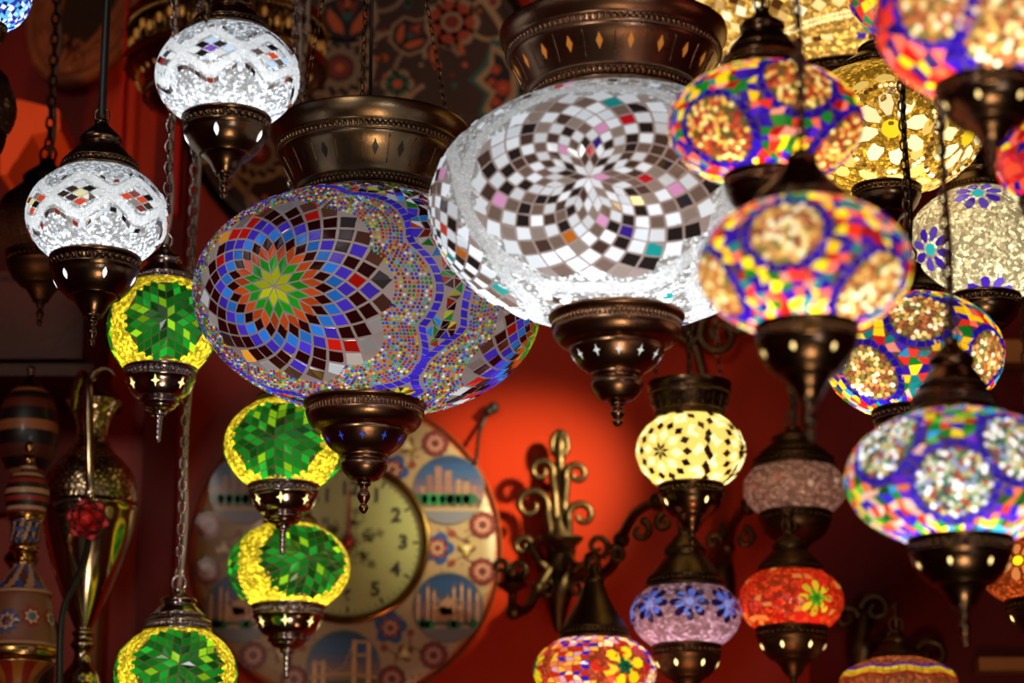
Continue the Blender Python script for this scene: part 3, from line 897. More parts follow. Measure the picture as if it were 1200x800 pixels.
multi(L, [(1090, 2), (1178, 36)], .42, YBEAD, H('#3a18c0'), HOT2, 34, 13, extra=((1.6, .1), (2.5, -.1), (3.6, .1)), bead=4.6, fillg=1.7, rg=1.25)
L = lamp(1122, 560, 1.56, 130, 83, 'multicoloured lamp with a round white bead medallion at its middle, hung on a long chain', MG, cap=('step', 50, 94), cut=('diamond', (1.0, .72, .28), 2.6, 7, 2.6, 4.6, -1.1), cup=('plain', 60, 84, 42), mat='dark', bulb=-.45, link=20)
multi(L, [(1118, 565), (1034, 520), (1196, 520)], .385, WBEAD, H('#4030c8'), COOL, 56, 20, extra=((1.9, 0), (2.9, .2), (-2.2, 0)), bead=3.6)
L = lamp(1070, 417, 1.86, 105, 76, 'multicoloured lamp half hidden between two nearer lamps, its cap just showing', MG, cap=('cone', 50, 52), cut=('diamond', (1.0, .72, .28), 2.6, 7, 2.6, 4.6, -1.1), cup=('plain', 50, 62, 25), mat='dark', bulb=-.45, link=16)
multi(L, [(1016, 438), (1078, 368), (1160, 420)], .38, YBEAD, H('#2c18b0'), HOT+[(H('#30a0d0'), 1)], 52, 18, extra=((2.3, .2), (3.2, -.2), (-2.0, .2)), bead=3.4)
L = lamp(1228, 190, 1.62, 60, 54, 'small multicoloured lamp only partly in the picture, beside the bronze cup of a bigger one', MG, cap=('bell', 34, 46), cup=('plain', 36, 50, 22), mat='dark', link=16)
multi(L, [(1240, 190)], .5, YBEAD, H('#3018b0'), HOT2+[(H('#58c8c0'), .9)], 26, 11, extra=((2.0, 0), (3.5, 0)), bead=3.6)
L = lamp(1062, -10, 1.78, 68, 58, 'multicoloured lamp peeping out behind the topmost bronze-cupped lamp, red and blue triangles', MG, cap=('bell', 34, 46), cup=('plain', 36, 50, 22), mat='dark', link=16)
multi(L, [(1085, -10)], .5, ORBEAD, H('#3018b0'), HOT2+[(H('#108a40'), .8)], 24, 10, extra=((2.0, 0), (3.5, 0)), bead=3.6, grg=.6)

# ---- amber lamps behind
L = lamp(985, -4, 2.56, 180, 128, 'large amber crackle lamp behind the multicoloured ones with a mirror zigzag at its top', 'amber lamps', cap=('bell', 90, 60), cup=('plain', 80, 50, 20), mat='dark', power=1.6, bulb=-.2, shellmat='crkbig', link=16)
g = L.g; g.shell(H('#e8b050'), .80, 0)
for row, la in enumerate((-.44, -.56, -.68)):
    for k in range(40):
        lo = 2*PI*k/40
        la2 = la+.09*(abs((k % 8)-4)/4)
        s = .07
        c, gl = pick((H('#e8c880'), 1.0), (H('#8a5a28'), .7), (H('#f4e4b8'), 1.1), (H('#5a3418'), .5), (H('#c8a060'), .9))
        g.tile([sph(lo-s, la2), sph(lo, la2-s), sph(lo+s, la2), sph(lo, la2+s)], c, gl, .12)
for off in (-.80, -.84, -.34, -.30):
    g.beads(lambda t, off=off: sph(2*PI*t, off+.09*abs(((2*PI*t*40/(2*PI)) % 8)-4)/4+.01), 5*L.u, lambda t: (H('#f0d090'), random.uniform(.8, 1.2)), .5)
g.squares(lambda t: sph(2*PI*t, -.90), lambda t: sph(2*PI*t, -.96), 13*L.u, lambda i: pick((H('#4030a0'), .5), (H('#a02818'), .6), (H('#5a3418'), .5), (H('#e0c080'), .8)), excl=lambda d: random.random() < .3)
finish(L)
L = lamp(1036, 152, 2.16, 116, 82, 'amber lamp with white glass flowers, its dark cup just above a nearer multicoloured lamp', 'amber lamps', cap=('bell', 50, 50), cup=('plain', 40, 50, 20), mat='dark', power=1.5, bulb=-.3, link=16)
g = L.g; g.shell(H('#d0982c'), .85, 0)
def flower(g, c, R, n, pc, pg, cc, cg, st=.8, rot=0, disc=True, r0=0):
    f = g.chart(c, st)
    for k in range(n):
        ph = rot+2*PI*k/n; w = PI/n*.86
        q = lambda x: R*(r0+(1-r0)*x)
        pts = [(q(.30), -w*.7), (q(.62), -w), (q(.9), -w*.62), (q(1), 0), (q(.9), w*.62), (q(.62), w), (q(.30), w*.7)]
        g.tile([f(r*math.cos(ph+a_), r*math.sin(ph+a_)) for r, a_ in pts], jitc(pc() if callable(pc) else pc, .12), pg*random.uniform(.85, 1.15), .08)
    if disc: g.tile([f(R*.27*math.cos(2*PI*k/10), R*.27*math.sin(2*PI*k/10)) for k in range(10)], cc, cg, .05)
for c in (pxdir(L, 1045, 150), pxdir(L, 1135, 160), pxdir(L, 940, 150), sph(2.2, 0), sph(3.3, 0)):
    flower(g, c, .40, 8, H('#ffe8a8'), 1.0, H('#f8d020'), .9, rot=.2)
    flower(g, c, .62, 12, H('#f0c868'), .8, H('#f8d020'), .9, rot=.1, disc=False, r0=.74)
    g.beads(ring_fn(g, c, .46, .8), 6*L.u, lambda t: pick((H('#6a4418'), .5), (H('#f8e0a0'), 1.2), (H('#a07030'), .6)), .5)
finish(L)
L = lamp(1150, 288, 2.24, 88, 72, 'pale gold bead lamp with violet and turquoise flowers below the amber lamps', None, cap=('bell', 40, 50), cup=('plain', 42, 56, 22), mat='dark', power=1.5, bulb=-.2, link=15)
g = L.g; g.shell(H('#e6d4a0'), 1.15, 0)
for c in (pxdir(L, 1090, 292), pxdir(L, 1158, 344), pxdir(L, 1146, 226), pxdir(L, 1225, 280), sph(2.2, 0), sph(3.3, 0)):
    flower(g, c, .34, 8, lambda: pick(H('#4a28b0'), H('#6a50c8')), .7, H('#30b8b8'), .9, rot=.3)
finish(L)

# ---- lamps near the wall
WG = 'small lamps near the red wall'
L = lamp(809, 529, 2.46, 64, 50, 'glowing cream lamp with dark flower outlines on the red wall', WG, cap=None, collar=(40, 50, 42), cut=('diamond', (1.0, .72, .28), 2.6, 4, 2.6, 4.6, -1.1, 'lozenge', (.03, .02, .015), 0), cup=('plain', 38, 56, 22), mat='dark', power=1.1, bulb=0, gmin=.6)
g = L.g; g.shell(H('#ffdf70'), 1.35, 2)
for c in (pxdir(L, 774, 528), pxdir(L, 870, 528), sph(2, 0), sph(3.2, 0)):
    f = g.chart(c, .8)
    for (r0, r1, n, pc, pg) in ((0, .20, 7, '#4a2c14', .3), (.18, .46, 8, '#fff0a8', 1.9), (.40, .62, 14, '#3a2010', .25), (.58, .92, 10, '#fff2b0', 1.9), (.84, 1.0, 16, '#4a2c14', .25)):
        for k in range(n):
            ph = 2*PI*k/n+r0*3; w = PI/n*.85; rm = (r0+r1)/2
            g.tile([f(r0*math.cos(ph), r0*math.sin(ph)), f(rm*math.cos(ph-w), rm*math.sin(ph-w)), f(r1*math.cos(ph), r1*math.sin(ph)), f(rm*math.cos(ph+w), rm*math.sin(ph+w))], H(pc), pg, .08)
finish(L)

SC_TOP = 118
L = lamp(804, 721, 2.48, 64, 45, 'lilac crackle lamp with a row of blue star flowers hanging from the bronze sconce arm', WG, cap=('bell', 46, 72), cut=('diamond', (1.0, .72, .28), 2.6, 7, 2.6, 4.6, -1.1), cup=('plain', 40, 58, 24), mat='iron', power=1.0, bulb=-.75, gmax=3, gmin=.35, chain='hook', top=SC_TOP)
g = L.g; g.shell(H('#d8a4b8'), .75, 0)
for k in range(8):
    c = sph(k*2*PI/8+.0, .16)
    flower(g, c, .40, 8, lambda: pick(H('#38206a'), H('#2c1858')), .4, H('#5a6ad8'), .9, disc=False)
    flower(g, c, .30, 6, lambda: pick(H('#6078e8'), H('#7890f0')), 1.1, H('#90a8ff'), 1.2, rot=.3)
finish(L)
L = lamp(927, 704, 2.52, 61, 43, 'red crackle lamp with a yellow and green star flower', WG, cap=('bell', 38, 50), cut=('diamond', (1.0, .72, .28), 2.6, 7, 2.6, 4.6, -1.1), cup=('plain', 42, 58, 24), mat='iron', power=1.0, bulb=-.3, chain='hook', top=SC_TOP-16)
g = L.g; g.shell(H('#ec3c14'), 1.0, 0)
for c in (pxdir(L, 957, 700), sph(-2.1, 0), sph(2.0, 0), sph(3.4, 0)):
    f = g.chart(c, .8)
    flower(g, c, .62, 8, lambda: pick(H('#d81410'), H('#e82818')), 1.0, H('#d8c020'), 1, rot=.2)
    flower(g, c, .40, 8, H('#e8c028'), 1.1, H('#3c9a20'), .9)
    flower(g, c, .20, 6, H('#58b020'), .9, H('#2c8018'), .9)
g.fill(30, 10, lambda: pick((H('#e02814'), 1.0), (H('#f08838'), 1.0), (H('#c81c10'), .9)), lambda d: random.random() < .66, jit=.3)
finish(L)
L = lamp(931, 573, 2.62, 60, 40, 'unlit pale pink crackle lamp with a faint added glow, above the red lamp', WG, cap=('step', 48, 50), cup=('plain', 42, 50, 20), mat='iron', power=.55, bulb=0, gmin=.7, gmax=1, chain='both', cord='cord_b')
g = L.g; g.shell(H('#c89078'), .75, 0)  # emission lifts the unlit glass in place of light falling on it
for k in range(10):
    c = sph(k*2*PI/10+.2, random.uniform(-.35, .4)); g.tile([ring_fn(g, c, .07)(j/6) for j in range(6)], pick(H('#e8c0a0'), H('#c06a50')), 1.0, .05)
finish(L)
L = lamp(697, 787, 2.46, 71, 45, 'multicoloured lamp with a yellow flower round a green heart hanging from the sconce', WG, cap=('cone', 42, 82), cup=('plain', 40, 50, 20), mat='iron', power=1.1, bulb=-.2, chain='hook', top=SC_TOP+4)
g = L.g; g.shell(H('#e05a30'), .8, 0)
for c in (pxdir(L, 733, 780), sph(-1.45, .1), sph(2.2, .1), sph(3.3, .1)):
    flower(g, c, .62, 8, lambda: pick(H('#e03018'), H('#c81c28')), 1.0, H('#f0d020'), 1)
    flower(g, c, .42, 6, H('#f4d818'), 1.2, H('#106a40'), .6, rot=.3)
    flower(g, c, .17, 6, H('#0c6a48'), .7, H('#0c5030'), .6)
BB = lambda: pick((H('#f08048'), 1.1), (H('#ffc040'), 1.2), (H('#3424c8'), .8), (H('#e0a8b8'), 1.2), (H('#d83018'), .9), (H('#ffe0a0'), 1.4))
g.fill(44, 16, BB, lambda d: min(angd(d, x) for x in (pxdir(L, 733, 780), sph(-1.45, .1), sph(2.2, .1), sph(3.3, .1))) < .62, jit=.3)
finish(L)
L = lamp(1053, 803, 2.50, 69, 35, 'orange lamp with a violet and yellow zigzag, cut by the bottom edge of the picture', WG, cap=('bell', 30, 34), cup=('plain', 36, 50, 20), mat='iron', power=.9, bulb=-.2, chain='hook', top=92)
g = L.g; g.shell(H('#d87038'), .6, 0)
for k, (c_, off) in enumerate(((H('#4a2090'), .52), (H('#f0c828'), .40), (H('#e8b020'), .28), (H('#a02818'), .16))):
    fn = lambda t, o=off: sph(2*PI*t, o+.12*abs(((t*9) % 1)-.5)*2)
    fn2 = lambda t, o=off: sph(2*PI*t, o-.10+.12*abs(((t*9) % 1)-.5)*2)
    g.squares(fn, fn2, 9*L.u, lambda i, c_=c_: (jitc(c_, .2), random.uniform(.7, 1.1)), gap=.1)
finish(L)
L = lamp(1216, 670, 2.40, 67, 42, 'orange crackle lamp with yellow dots, half hidden behind the lamp with the white medallion', WG, cap=('bell', 38, 48), cut=('diamond', (1.0, .72, .28), 2.6, 7, 2.6, 4.6, -1.1), cup=('plain', 40, 56, 24), mat='iron', power=1.0, bulb=-.3, chain='both')
g = L.g; g.shell(H('#d85820'), .6, 0)
for k in range(7):
    c = sph(k*2*PI/7-.55, .1); flower(g, c, .40, 7, H('#ff9a50'), 1.0, H('#fff020'), 1.6)
finish(L)
L = lamp(-20, -6, 1.98, 56, 48, 'blue mosaic lamp of which only a corner shows at the top of the picture', None, cap=('bell', 34, 46), cup=('plain', 30, 44, 20), mat='dark', power=1.1, bulb=-.2)
g = L.g; g.shell(H('#4a9ad8'), .8, 0)
c = pxdir(L, 8, 4)
g.fill(50, 22, lambda: pick((H('#60c0f0'), 1.0), (H('#4038c8'), .8), (H('#a8e0f8'), 1.2), (H('#2a1a90'), .6), (H('#e8f8ff'), 1.4)), None, jit=.35)
finish(L)
# the finial and cup of a lamp hanging above the frame
L = lamp(247, -118, 1.74, 84, 66, 'dark bronze finial poking down at the top edge over a small white lamp', None, cap=('bell', 46, 60), cup=('plain', 44, 60, 44), mat='dark', chain='cord', power=.8)
L.g.shell((.86, .93, 1.0), .8, 0); finish(L)

# ---- dark unlit lanterns at the side
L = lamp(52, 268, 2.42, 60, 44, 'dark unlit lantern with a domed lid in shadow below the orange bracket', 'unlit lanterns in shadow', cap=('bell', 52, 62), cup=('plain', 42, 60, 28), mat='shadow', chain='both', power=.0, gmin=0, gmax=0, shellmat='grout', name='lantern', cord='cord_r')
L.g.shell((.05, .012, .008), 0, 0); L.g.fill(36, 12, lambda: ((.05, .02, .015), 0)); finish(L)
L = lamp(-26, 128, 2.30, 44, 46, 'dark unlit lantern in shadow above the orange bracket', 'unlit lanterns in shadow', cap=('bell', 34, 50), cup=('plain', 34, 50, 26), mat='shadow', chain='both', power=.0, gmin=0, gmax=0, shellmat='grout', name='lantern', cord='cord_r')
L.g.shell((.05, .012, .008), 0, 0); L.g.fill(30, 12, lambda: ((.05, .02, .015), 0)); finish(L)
#SCENE2
# ================================================================ flat painting helper
class Flat(MB):
    """painted shapes in a vertical plane, x to the right and y up, in photograph-pixel units"""
    def __init__(s, u, lay=.00035): super().__init__(); s.u = u; s.lay = lay; s.clip = None
    def poly(s, pts, col, layer=0):
        if s.clip:
            for i in range(len(s.clip)):
                a, b = s.clip[i], s.clip[(i+1) % len(s.clip)]
                ins = lambda p: (b[0]-a[0])*(p[1]-a[1])-(b[1]-a[1])*(p[0]-a[0])
                out = []
                for j in range(len(pts)):
                    p, q = pts[j], pts[(j+1) % len(pts)]
                    ip, iq = ins(p), ins(q)
                    if ip >= 0: out.append(p)
                    if (ip >= 0) != (iq >= 0):
                        t = ip/(ip-iq); out.append((p[0]+(q[0]-p[0])*t, p[1]+(q[1]-p[1])*t))
                pts = out
                if len(pts) < 3: return
        if isinstance(col, str): col = lin(col)
        A = sum(pts[i][0]*pts[(i+1) % len(pts)][1]-pts[(i+1) % len(pts)][0]*pts[i][1] for i in range(len(pts)))
        if A < 0: pts = pts[::-1]
        s.add([(x*s.u, -layer*s.lay, y*s.u) for x, y in pts], [tuple(range(len(pts)))], col, 0, False)
    def circ(s, x, y, r, col, layer=0, n=24, ry=None, rot=0):
        ry = ry or r
        s.poly([(x+r*math.cos(t)*math.cos(rot)-ry*math.sin(t)*math.sin(rot), y+r*math.cos(t)*math.sin(rot)+ry*math.sin(t)*math.cos(rot)) for t in [2*PI*k/n for k in range(n)]], col, layer)
    def rect(s, x0, y0, x1, y1, col, layer=0): s.poly([(x0, y0), (x1, y0), (x1, y1), (x0, y1)], col, layer)
    def line(s, pts, w, col, layer=0):
        for (x0, y0), (x1, y1) in zip(pts, pts[1:]):
            l = math.hypot(x1-x0, y1-y0) or 1; nx, ny = -(y1-y0)/l*w/2, (x1-x0)/l*w/2
            s.poly([(x0+nx, y0+ny), (x1+nx, y1+ny), (x1-nx, y1-ny), (x0-nx, y0-ny)], col, layer)
    def ring(s, x, y, r0, r1, col, layer=0, n=48, a0=0, a1=2*PI):
        for k in range(n):
            t0 = a0+(a1-a0)*k/n; t1 = a0+(a1-a0)*(k+1)/n
            s.poly([(x+r*math.cos(t), y+r*math.sin(t)) for r, t in ((r0, t0), (r1, t0), (r1, t1), (r0, t1))], col, layer)
    def petals(s, x, y, r, n, col, layer, w=.5, rot=0, r0=0):
        for k in range(n):
            t = rot+2*PI*k/n; m = (r+r0)/2
            s.circ(x+m*math.cos(t), y+m*math.sin(t), (r-r0)/2, col, layer, 10, ry=(r-r0)/2*w*2, rot=t)
    def star(s, x, y, r, r2, n, col, layer, rot=0):
        s.poly([(x+(r if k % 2 == 0 else r2)*math.cos(rot+PI*k/n), y+(r if k % 2 == 0 else r2)*math.sin(rot+PI*k/n)) for k in range(2*n)], col, layer)

# ================================================================ clock plate
CY = WALL_Y-.035
cc = aty(405, 643, CY)
u = (cc-CAM).dot(FW)/FPX
clock = empty('wall_clock', cc, 'big round painted plate with a clock in its middle, hung on the red wall', 'clock')
mb = MB()
R = 182
mb.lathe([(0, -.012), (R*.86*u, -.012), (R*.97*u, -.004), (R*u, .004), (R*1.012*u, .0), (R*1.0*u, -.004), (R*.96*u, .001), (R*.88*u, .004), (0, .004)], 96, lin('#8a6a4c'),
         colf=lambda t, z: (*lin('#9c4a2c'), 0) if .3 < z < .75 else (*lin('#947456'), 0))
o = mb.build('plate', M['paint'], clock); o.rotation_euler = (PI/2, 0, 0)
F = Flat(u)
L0 = 13
# ornaments on the plate: speckled ground, half flowers at the rim, blue and red sprigs round the dial
random.seed(3)
for k in range(260):
    t = random.random()*2*PI; r = random.uniform(96, 176)
    F.circ(r*math.cos(t), r*math.sin(t), random.uniform(.8, 2.2), random.choice(['#6a4a34', '#b89a78', '#7a3a28', '#a8804e']), L0, 6)
for k in range(18):
    if k % 3 == 1: pass
    t = PI/6+PI/3*round(k/3)+(-.17 if k % 3 == 1 else .17 if k % 3 == 2 else 1e9)
    if t > 100: continue
    t += PI/6
    x, y = 163*math.cos(t), 163*math.sin(t)
    F.petals(x, y, 17, 11, '#6a2420', L0+1, .35); F.circ(x, y, 12, '#8a3a34', L0+2, 16)
    F.petals(x, y, 9, 9, '#c8a090', L0+3, .3, r0=5); F.circ(x, y, 4, '#5a2018', L0+4, 10)
for k in range(6):
    t = PI/3*k
    x, y = 108*math.cos(t), 108*math.sin(t)
    F.petals(x, y, 20, 5, '#1c3a78', L0+1, .42, rot=t); F.petals(x, y, 12, 6, '#8a2a20', L0+2, .4, rot=t)
    F.petals(x, y, 8, 8, '#d8b8a0', L0+3, .3, r0=4); F.circ(x, y, 4, '#7a1c14', L0+4, 10)
    x, y = 142*math.cos(t), 142*math.sin(t)
    F.petals(x, y, 11, 4, '#5c3424', L0+1, .45, rot=t); F.petals(x, y, 9, 3, '#a88a30', L0+2, .4, rot=t+.5); F.circ(x, y, 4, '#c8b098', L0+3, 10)
    for q in (-1, 1):
        F.line([(126*math.cos(t+q*.13), 126*math.sin(t+q*.13)), (138*math.cos(t+q*.07), 138*math.sin(t+q*.07)), (152*math.cos(t+q*.12), 152*math.sin(t+q*.12))], 1.6, '#6a3a28', L0+1)
        F.circ(126*math.cos(t+q*.14), 126*math.sin(t+q*.14), 4.5, '#7a2c20', L0+2, 10)
F.build('plate_painting', M['paint'], clock)
def scene_med(cx, cy, r, kind):
    F = Flat(u); F.clip = None
    F.circ(cx, cy, r+1.6, '#6a5a44', L0+1, 40)
    F.clip = [(cx+r*math.cos(2*PI*k/40), cy+r*math.sin(2*PI*k/40)) for k in range(40)]
    sky = ['#16305c', '#1c3c70', '#2a4270', '#4a4468', '#6a4a60', '#7a5458']
    for i, c in enumerate(sky): F.rect(cx-r, cy+r-(i+1)*r*.22, cx+r, cy+r-i*r*.22, c, L0+2)
    F.rect(cx-r, cy-r, cx+r, cy-.30*r, '#4a3c3c', L0+2)
    F.rect(cx-r, cy-r*.62, cx+r, cy-.52*r, '#a08060', L0+5)
    F.rect(cx-r, cy-r, cx+r, cy-.62*r, '#6a6474', L0+4)
    g_ = lambda x, y, s: F.circ(cx+x*r, cy+y*r, s*r, random.choice(['#0c5a34', '#0a4a2a', '#12703c']), L0+7, 12, ry=s*r*.8)
    if kind == 'mosque':
        wall = '#a87058'
        F.rect(cx-.5*r, cy-.42*r, cx+.5*r, cy-.12*r, wall, L0+4)
        for x, s in ((0, .26), (-.28, .16), (.28, .16), (-.1, .14), (.14, .14)):
            F.circ(cx+x*r, cy-.12*r+(.12*r if x == 0 else 0), s*r, '#b88468', L0+5, 18); F.line([(cx+x*r, cy+s*r), (cx+x*r, cy+s*r+.1*r)], 1.2, '#d0a080', L0+5)
        for x, h in ((-.86, .36), (-.58, .56), (-.40, .44), (.18, .55), (.40, .62), (.62, .5), (.86, .40)):
            F.rect(cx+x*r-1.5, cy-.45*r, cx+x*r+1.5, cy+h*r, '#c89478', L0+6)
            F.poly([(cx+x*r-1.7, cy+h*r), (cx+x*r+1.7, cy+h*r), (cx+x*r, cy+h*r+.16*r)], '#8a5a50', L0+6)
            F.rect(cx+x*r-2.3, cy+.1*r, cx+x*r+2.3, cy+.14*r, '#e0b090', L0+6)
        for x in (-.8, -.66, -.5, .1, .25, .75): g_(x, -.5, .16)
    elif kind == 'towers':
        for x, w_, h in ((-.55, .16, .42), (-.3, .2, .68), (-.02, .2, .56), (.28, .14, .30), (.5, .2, .22), (.72, .14, .12), (-.75, .12, .1)):
            F.rect(cx+(x-w_/2)*r, cy-.5*r, cx+(x+w_/2)*r, cy+h*r, random.choice(['#8a5a4e', '#7a5048', '#946a58']), L0+4)
            for q in range(5): F.rect(cx+(x-w_/2)*r+1, cy-.35*r+q*.16*r, cx+(x+w_/2)*r-1, cy-.35*r+q*.16*r+.8, '#4a3038', L0+5)
        for x in (-.8, -.55, -.3, -.05, .15, .4, .62): g_(x, -.28, .22)
    elif kind == 'bridge':
        F.poly([(cx-r, cy-.4*r), (cx+.0*r, cy-.1*r), (cx+.25*r, cy+.25*r), (cx+.6*r, cy-.1*r), (cx+r, cy-.3*r)], '#7c5a50', L0+3)
        for x, h in ((.30, .75), (.70, .70), (-.78, .18), (-.55, .18)):
            F.rect(cx+x*r-2.4, cy-r, cx+x*r+2.4, cy+h*r, '#c8946a', L0+5)
        for h in (.66, .3): F.rect(cx+.30*r, cy+h*r, cx+.7*r, cy+h*r+2.6, '#c8946a', L0+5)
        F.rect(cx-.78*r, cy+.08*r, cx-.55*r, cy+.14*r, '#c8946a', L0+5)
        F.line([(cx-r, cy-.32*r), (cx-.4*r, cy-.2*r), (cx+.2*r, cy-.18*r), (cx+r, cy-.3*r)], 3.2, '#b07c58', L0+6)
        F.line([(cx-.66*r, cy+.16*r), (cx-.3*r, cy-.12*r), (cx, cy-.02*r), (cx+.3*r, cy+.7*r)], 1.2, '#b08868', L0+6)
    F.build('medallion', M['paint'], clock)
MR = 139
for k, (kd, r) in enumerate((('towers', 41), ('mosque', 39), ('towers', 40), ('mosque', 40), ('bridge', 42), ('mosque', 40))):
    t = PI/6+k*PI/3
    scene_med(MR*math.cos(t), MR*math.sin(t), r, kd)
dx, dy = 4, 6
F = Flat(u); F.circ(dx, dy, 89, '#a09a64', L0+9, 64)
for k in range(60):
    t = 2*PI*k/60; big = k % 5 == 0
    F.line([(dx+(75 if big else 79)*math.sin(t), dy+(75 if big else 79)*math.cos(t)), (dx+83*math.sin(t), dy+83*math.cos(t))], 3.2 if big else 1.0, '#2a2418', L0+10)
random.seed(11)
for k in range(6):
    t = PI/3*k+.3
    x, y = dx+24*math.cos(t), dy+24*math.sin(t)
    for q in range(3): F.ring(x+random.uniform(-6, 6), y+random.uniform(-6, 6), 6, 7.2, '#6a6440', L0+10, 14, a0=random.random()*6, a1=random.random()*6+4)
    F.petals(x, y, 9, 5, '#847c4c', L0+10, .35, rot=t); F.petals(dx+38*math.cos(t), dy+38*math.sin(t), 6, 4, '#7a7248', L0+10, .4, rot=t)
F.petals(dx, dy, 16, 8, '#8a8254', L0+10, .3)
F.build('dial', M['paint'], clock)
mb = MB()
pr = [((91+5.0*math.cos(t))*u, 4.5*math.sin(t)*u) for t in [2*PI*k/12 for k in range(13)]]
mb.lathe(pr, 80); o = mb.build('dial_rim', M['brass'], clock, (dx*u, -.005-(L0)*.00035, dy*u)); o.rotation_euler = (PI/2, 0, 0)
for k in range(1, 13):
    t = 2*PI*k/12
    cu = bpy.data.curves.new('numeral', 'FONT'); cu.body = str(k); cu.size = 23*u; cu.align_x = 'CENTER'; cu.align_y = 'CENTER'; cu.extrude = .0003; cu.offset = .00075
    to = bpy.data.objects.new('numeral', cu); C.objects.link(to)
    me = bpy.data.meshes.new_from_object(to)
    C.objects.unlink(to); bpy.data.objects.remove(to)
    me.materials.clear()
    if 'ink' not in M: M['ink'] = plain('clock_ink', (.028, .022, .014), .4)
    me.materials.append(M['ink'])
    no = bpy.data.objects.new('numeral', me); C.objects.link(no); no.parent = clock
    no.location = ((dx+64*math.sin(t))*u, -(L0+11)*.00035-.0003, (dy+64*math.cos(t))*u); no.rotation_euler = (PI/2, 0, 0)
M['redhand'] = plain('red_hand', (.35, .012, .008), .3)
def hand(name, ang, l, tail, w, lay, mat):
    F = Flat(u, .0006)
    s, c = math.sin(ang), math.cos(ang)
    tr = lambda x, y: (dx+x*c+y*s, dy-x*s+y*c)
    F.poly([tr(-w, -tail), tr(w, -tail), tr(w*.4, l), tr(-w*.4, l)], (1, 1, 1), lay)
    F.build(name, mat, clock)
hand('hour_hand', .02, 44, 0, 2.6, 19, M['ink'])
hand('minute_hand', -.01, 62, 0, 1.8, 20, M['redhand'])
hand('second_hand', .02, 72, 22, 1.1, 21, M['redhand'])
mb = MB(); mb.ball((dx*u, -.013, dy*u), (6*u, 3*u, 6*u), su=14, sv=8); mb.build('hub', M['redhand'], clock)
for q in (0,):
    wire = MB(); wire.tube(spl([aty(558, 542, WALL_Y-.045), aty(562, 505, WALL_Y-.012), aty(573, 482, WALL_Y-.006)], 8), .0024, 7); wire.tube([aty(573, 482, WALL_Y+.005), aty(573, 482, WALL_Y-.018)], .005, 8)
    wire.ball(aty(578, 478, WALL_Y-.012), .0075)
    b0 = aty(573, 482, WALL_Y-.005)
    wire.v = [tuple(Vector(p)-b0) for p in wire.v]
    tag(wire.build('hanging_wire', M['cord_b'], None, b0), 'black wire and knob on the red wall above the edge of the clock plate', 'wire')

# ================================================================ big painted plate high on the wall
pc = aty(424, 108, WALL_Y-.03)
u = (pc-CAM).dot(FW)/FPX
pl = empty('painted_plate', pc, 'huge round plate painted with dark red flowers and black scrolls, behind the big lamps', 'plate')
mb = MB(); R = 214
mb.lathe([(0, -.012), (R*.9*u, -.012), (R*u, .004), (R*1.01*u, .001), (R*.98*u, -.003), (R*.9*u, .004), (0, .004)], 80, lin('#241410'))
o = mb.build('plate', M['matte'], pl); o.rotation_euler = (PI/2, 0, 0)
F = Flat(u); Z = 13
BG, BE, RD, OR, TE, BK = '#7a5c44', '#8c6a4c', '#6a1c10', '#a8481c', '#24483c', '#0c0808'
F.circ(0, 0, 205, '#33190f', Z, 64)
F.ring(0, 0, 178, 186, BE, Z+1, 72); F.ring(0, 0, 193, 197, BK, Z+1, 72)
for k in range(20):
    t = 2*PI*k/20
    F.circ(190*math.cos(t), 190*math.sin(t), 9, BE, Z+2, 12); F.circ(190*math.cos(t), 190*math.sin(t), 5.5, RD, Z+3, 10)
def palmette(x, y, s, rot):
    tr = lambda px_, py_: (x+s*(px_*math.cos(rot)-py_*math.sin(rot)), y+s*(px_*math.sin(rot)+py_*math.cos(rot)))
    F.poly([tr(*p) for p in [(0, -26), (20, -22), (32, 0), (28, 22), (10, 30), (0, 44), (-10, 30), (-28, 22), (-32, 0), (-20, -22)]], BE, Z+3)
    F.poly([tr(*p) for p in [(0, -22), (17, -18), (27, 0), (24, 19), (8, 26), (0, 38), (-8, 26), (-24, 19), (-27, 0), (-17, -18)]], BK, Z+4)
    for q in (-1, 1):
        F.poly([tr(q*a, b_) for a, b_ in [(3, -16), (14, -12), (21, 2), (20, 14), (12, 6), (5, -4)]], OR, Z+5)
        F.poly([tr(q*a, b_) for a, b_ in [(2, 0), (8, 10), (12, 22), (4, 20)]], RD, Z+5)
    F.circ(*tr(0, 4), 5*s, TE, Z+6, 12); F.poly([tr(*p) for p in [(-4, 14), (4, 14), (0, 32)]], OR, Z+6)
def sunflower(x, y, s):
    F.circ(x, y, 44*s, BE, Z+3, 32); F.star(x, y, 40*s, 31*s, 14, BK, Z+4); F.star(x, y, 33*s, 25*s, 14, BG, Z+5, .1)
    F.circ(x, y, 18*s, BK, Z+6, 24); F.circ(x, y, 15*s, RD, Z+7, 24); F.circ(x, y, 6*s, OR, Z+8, 12)
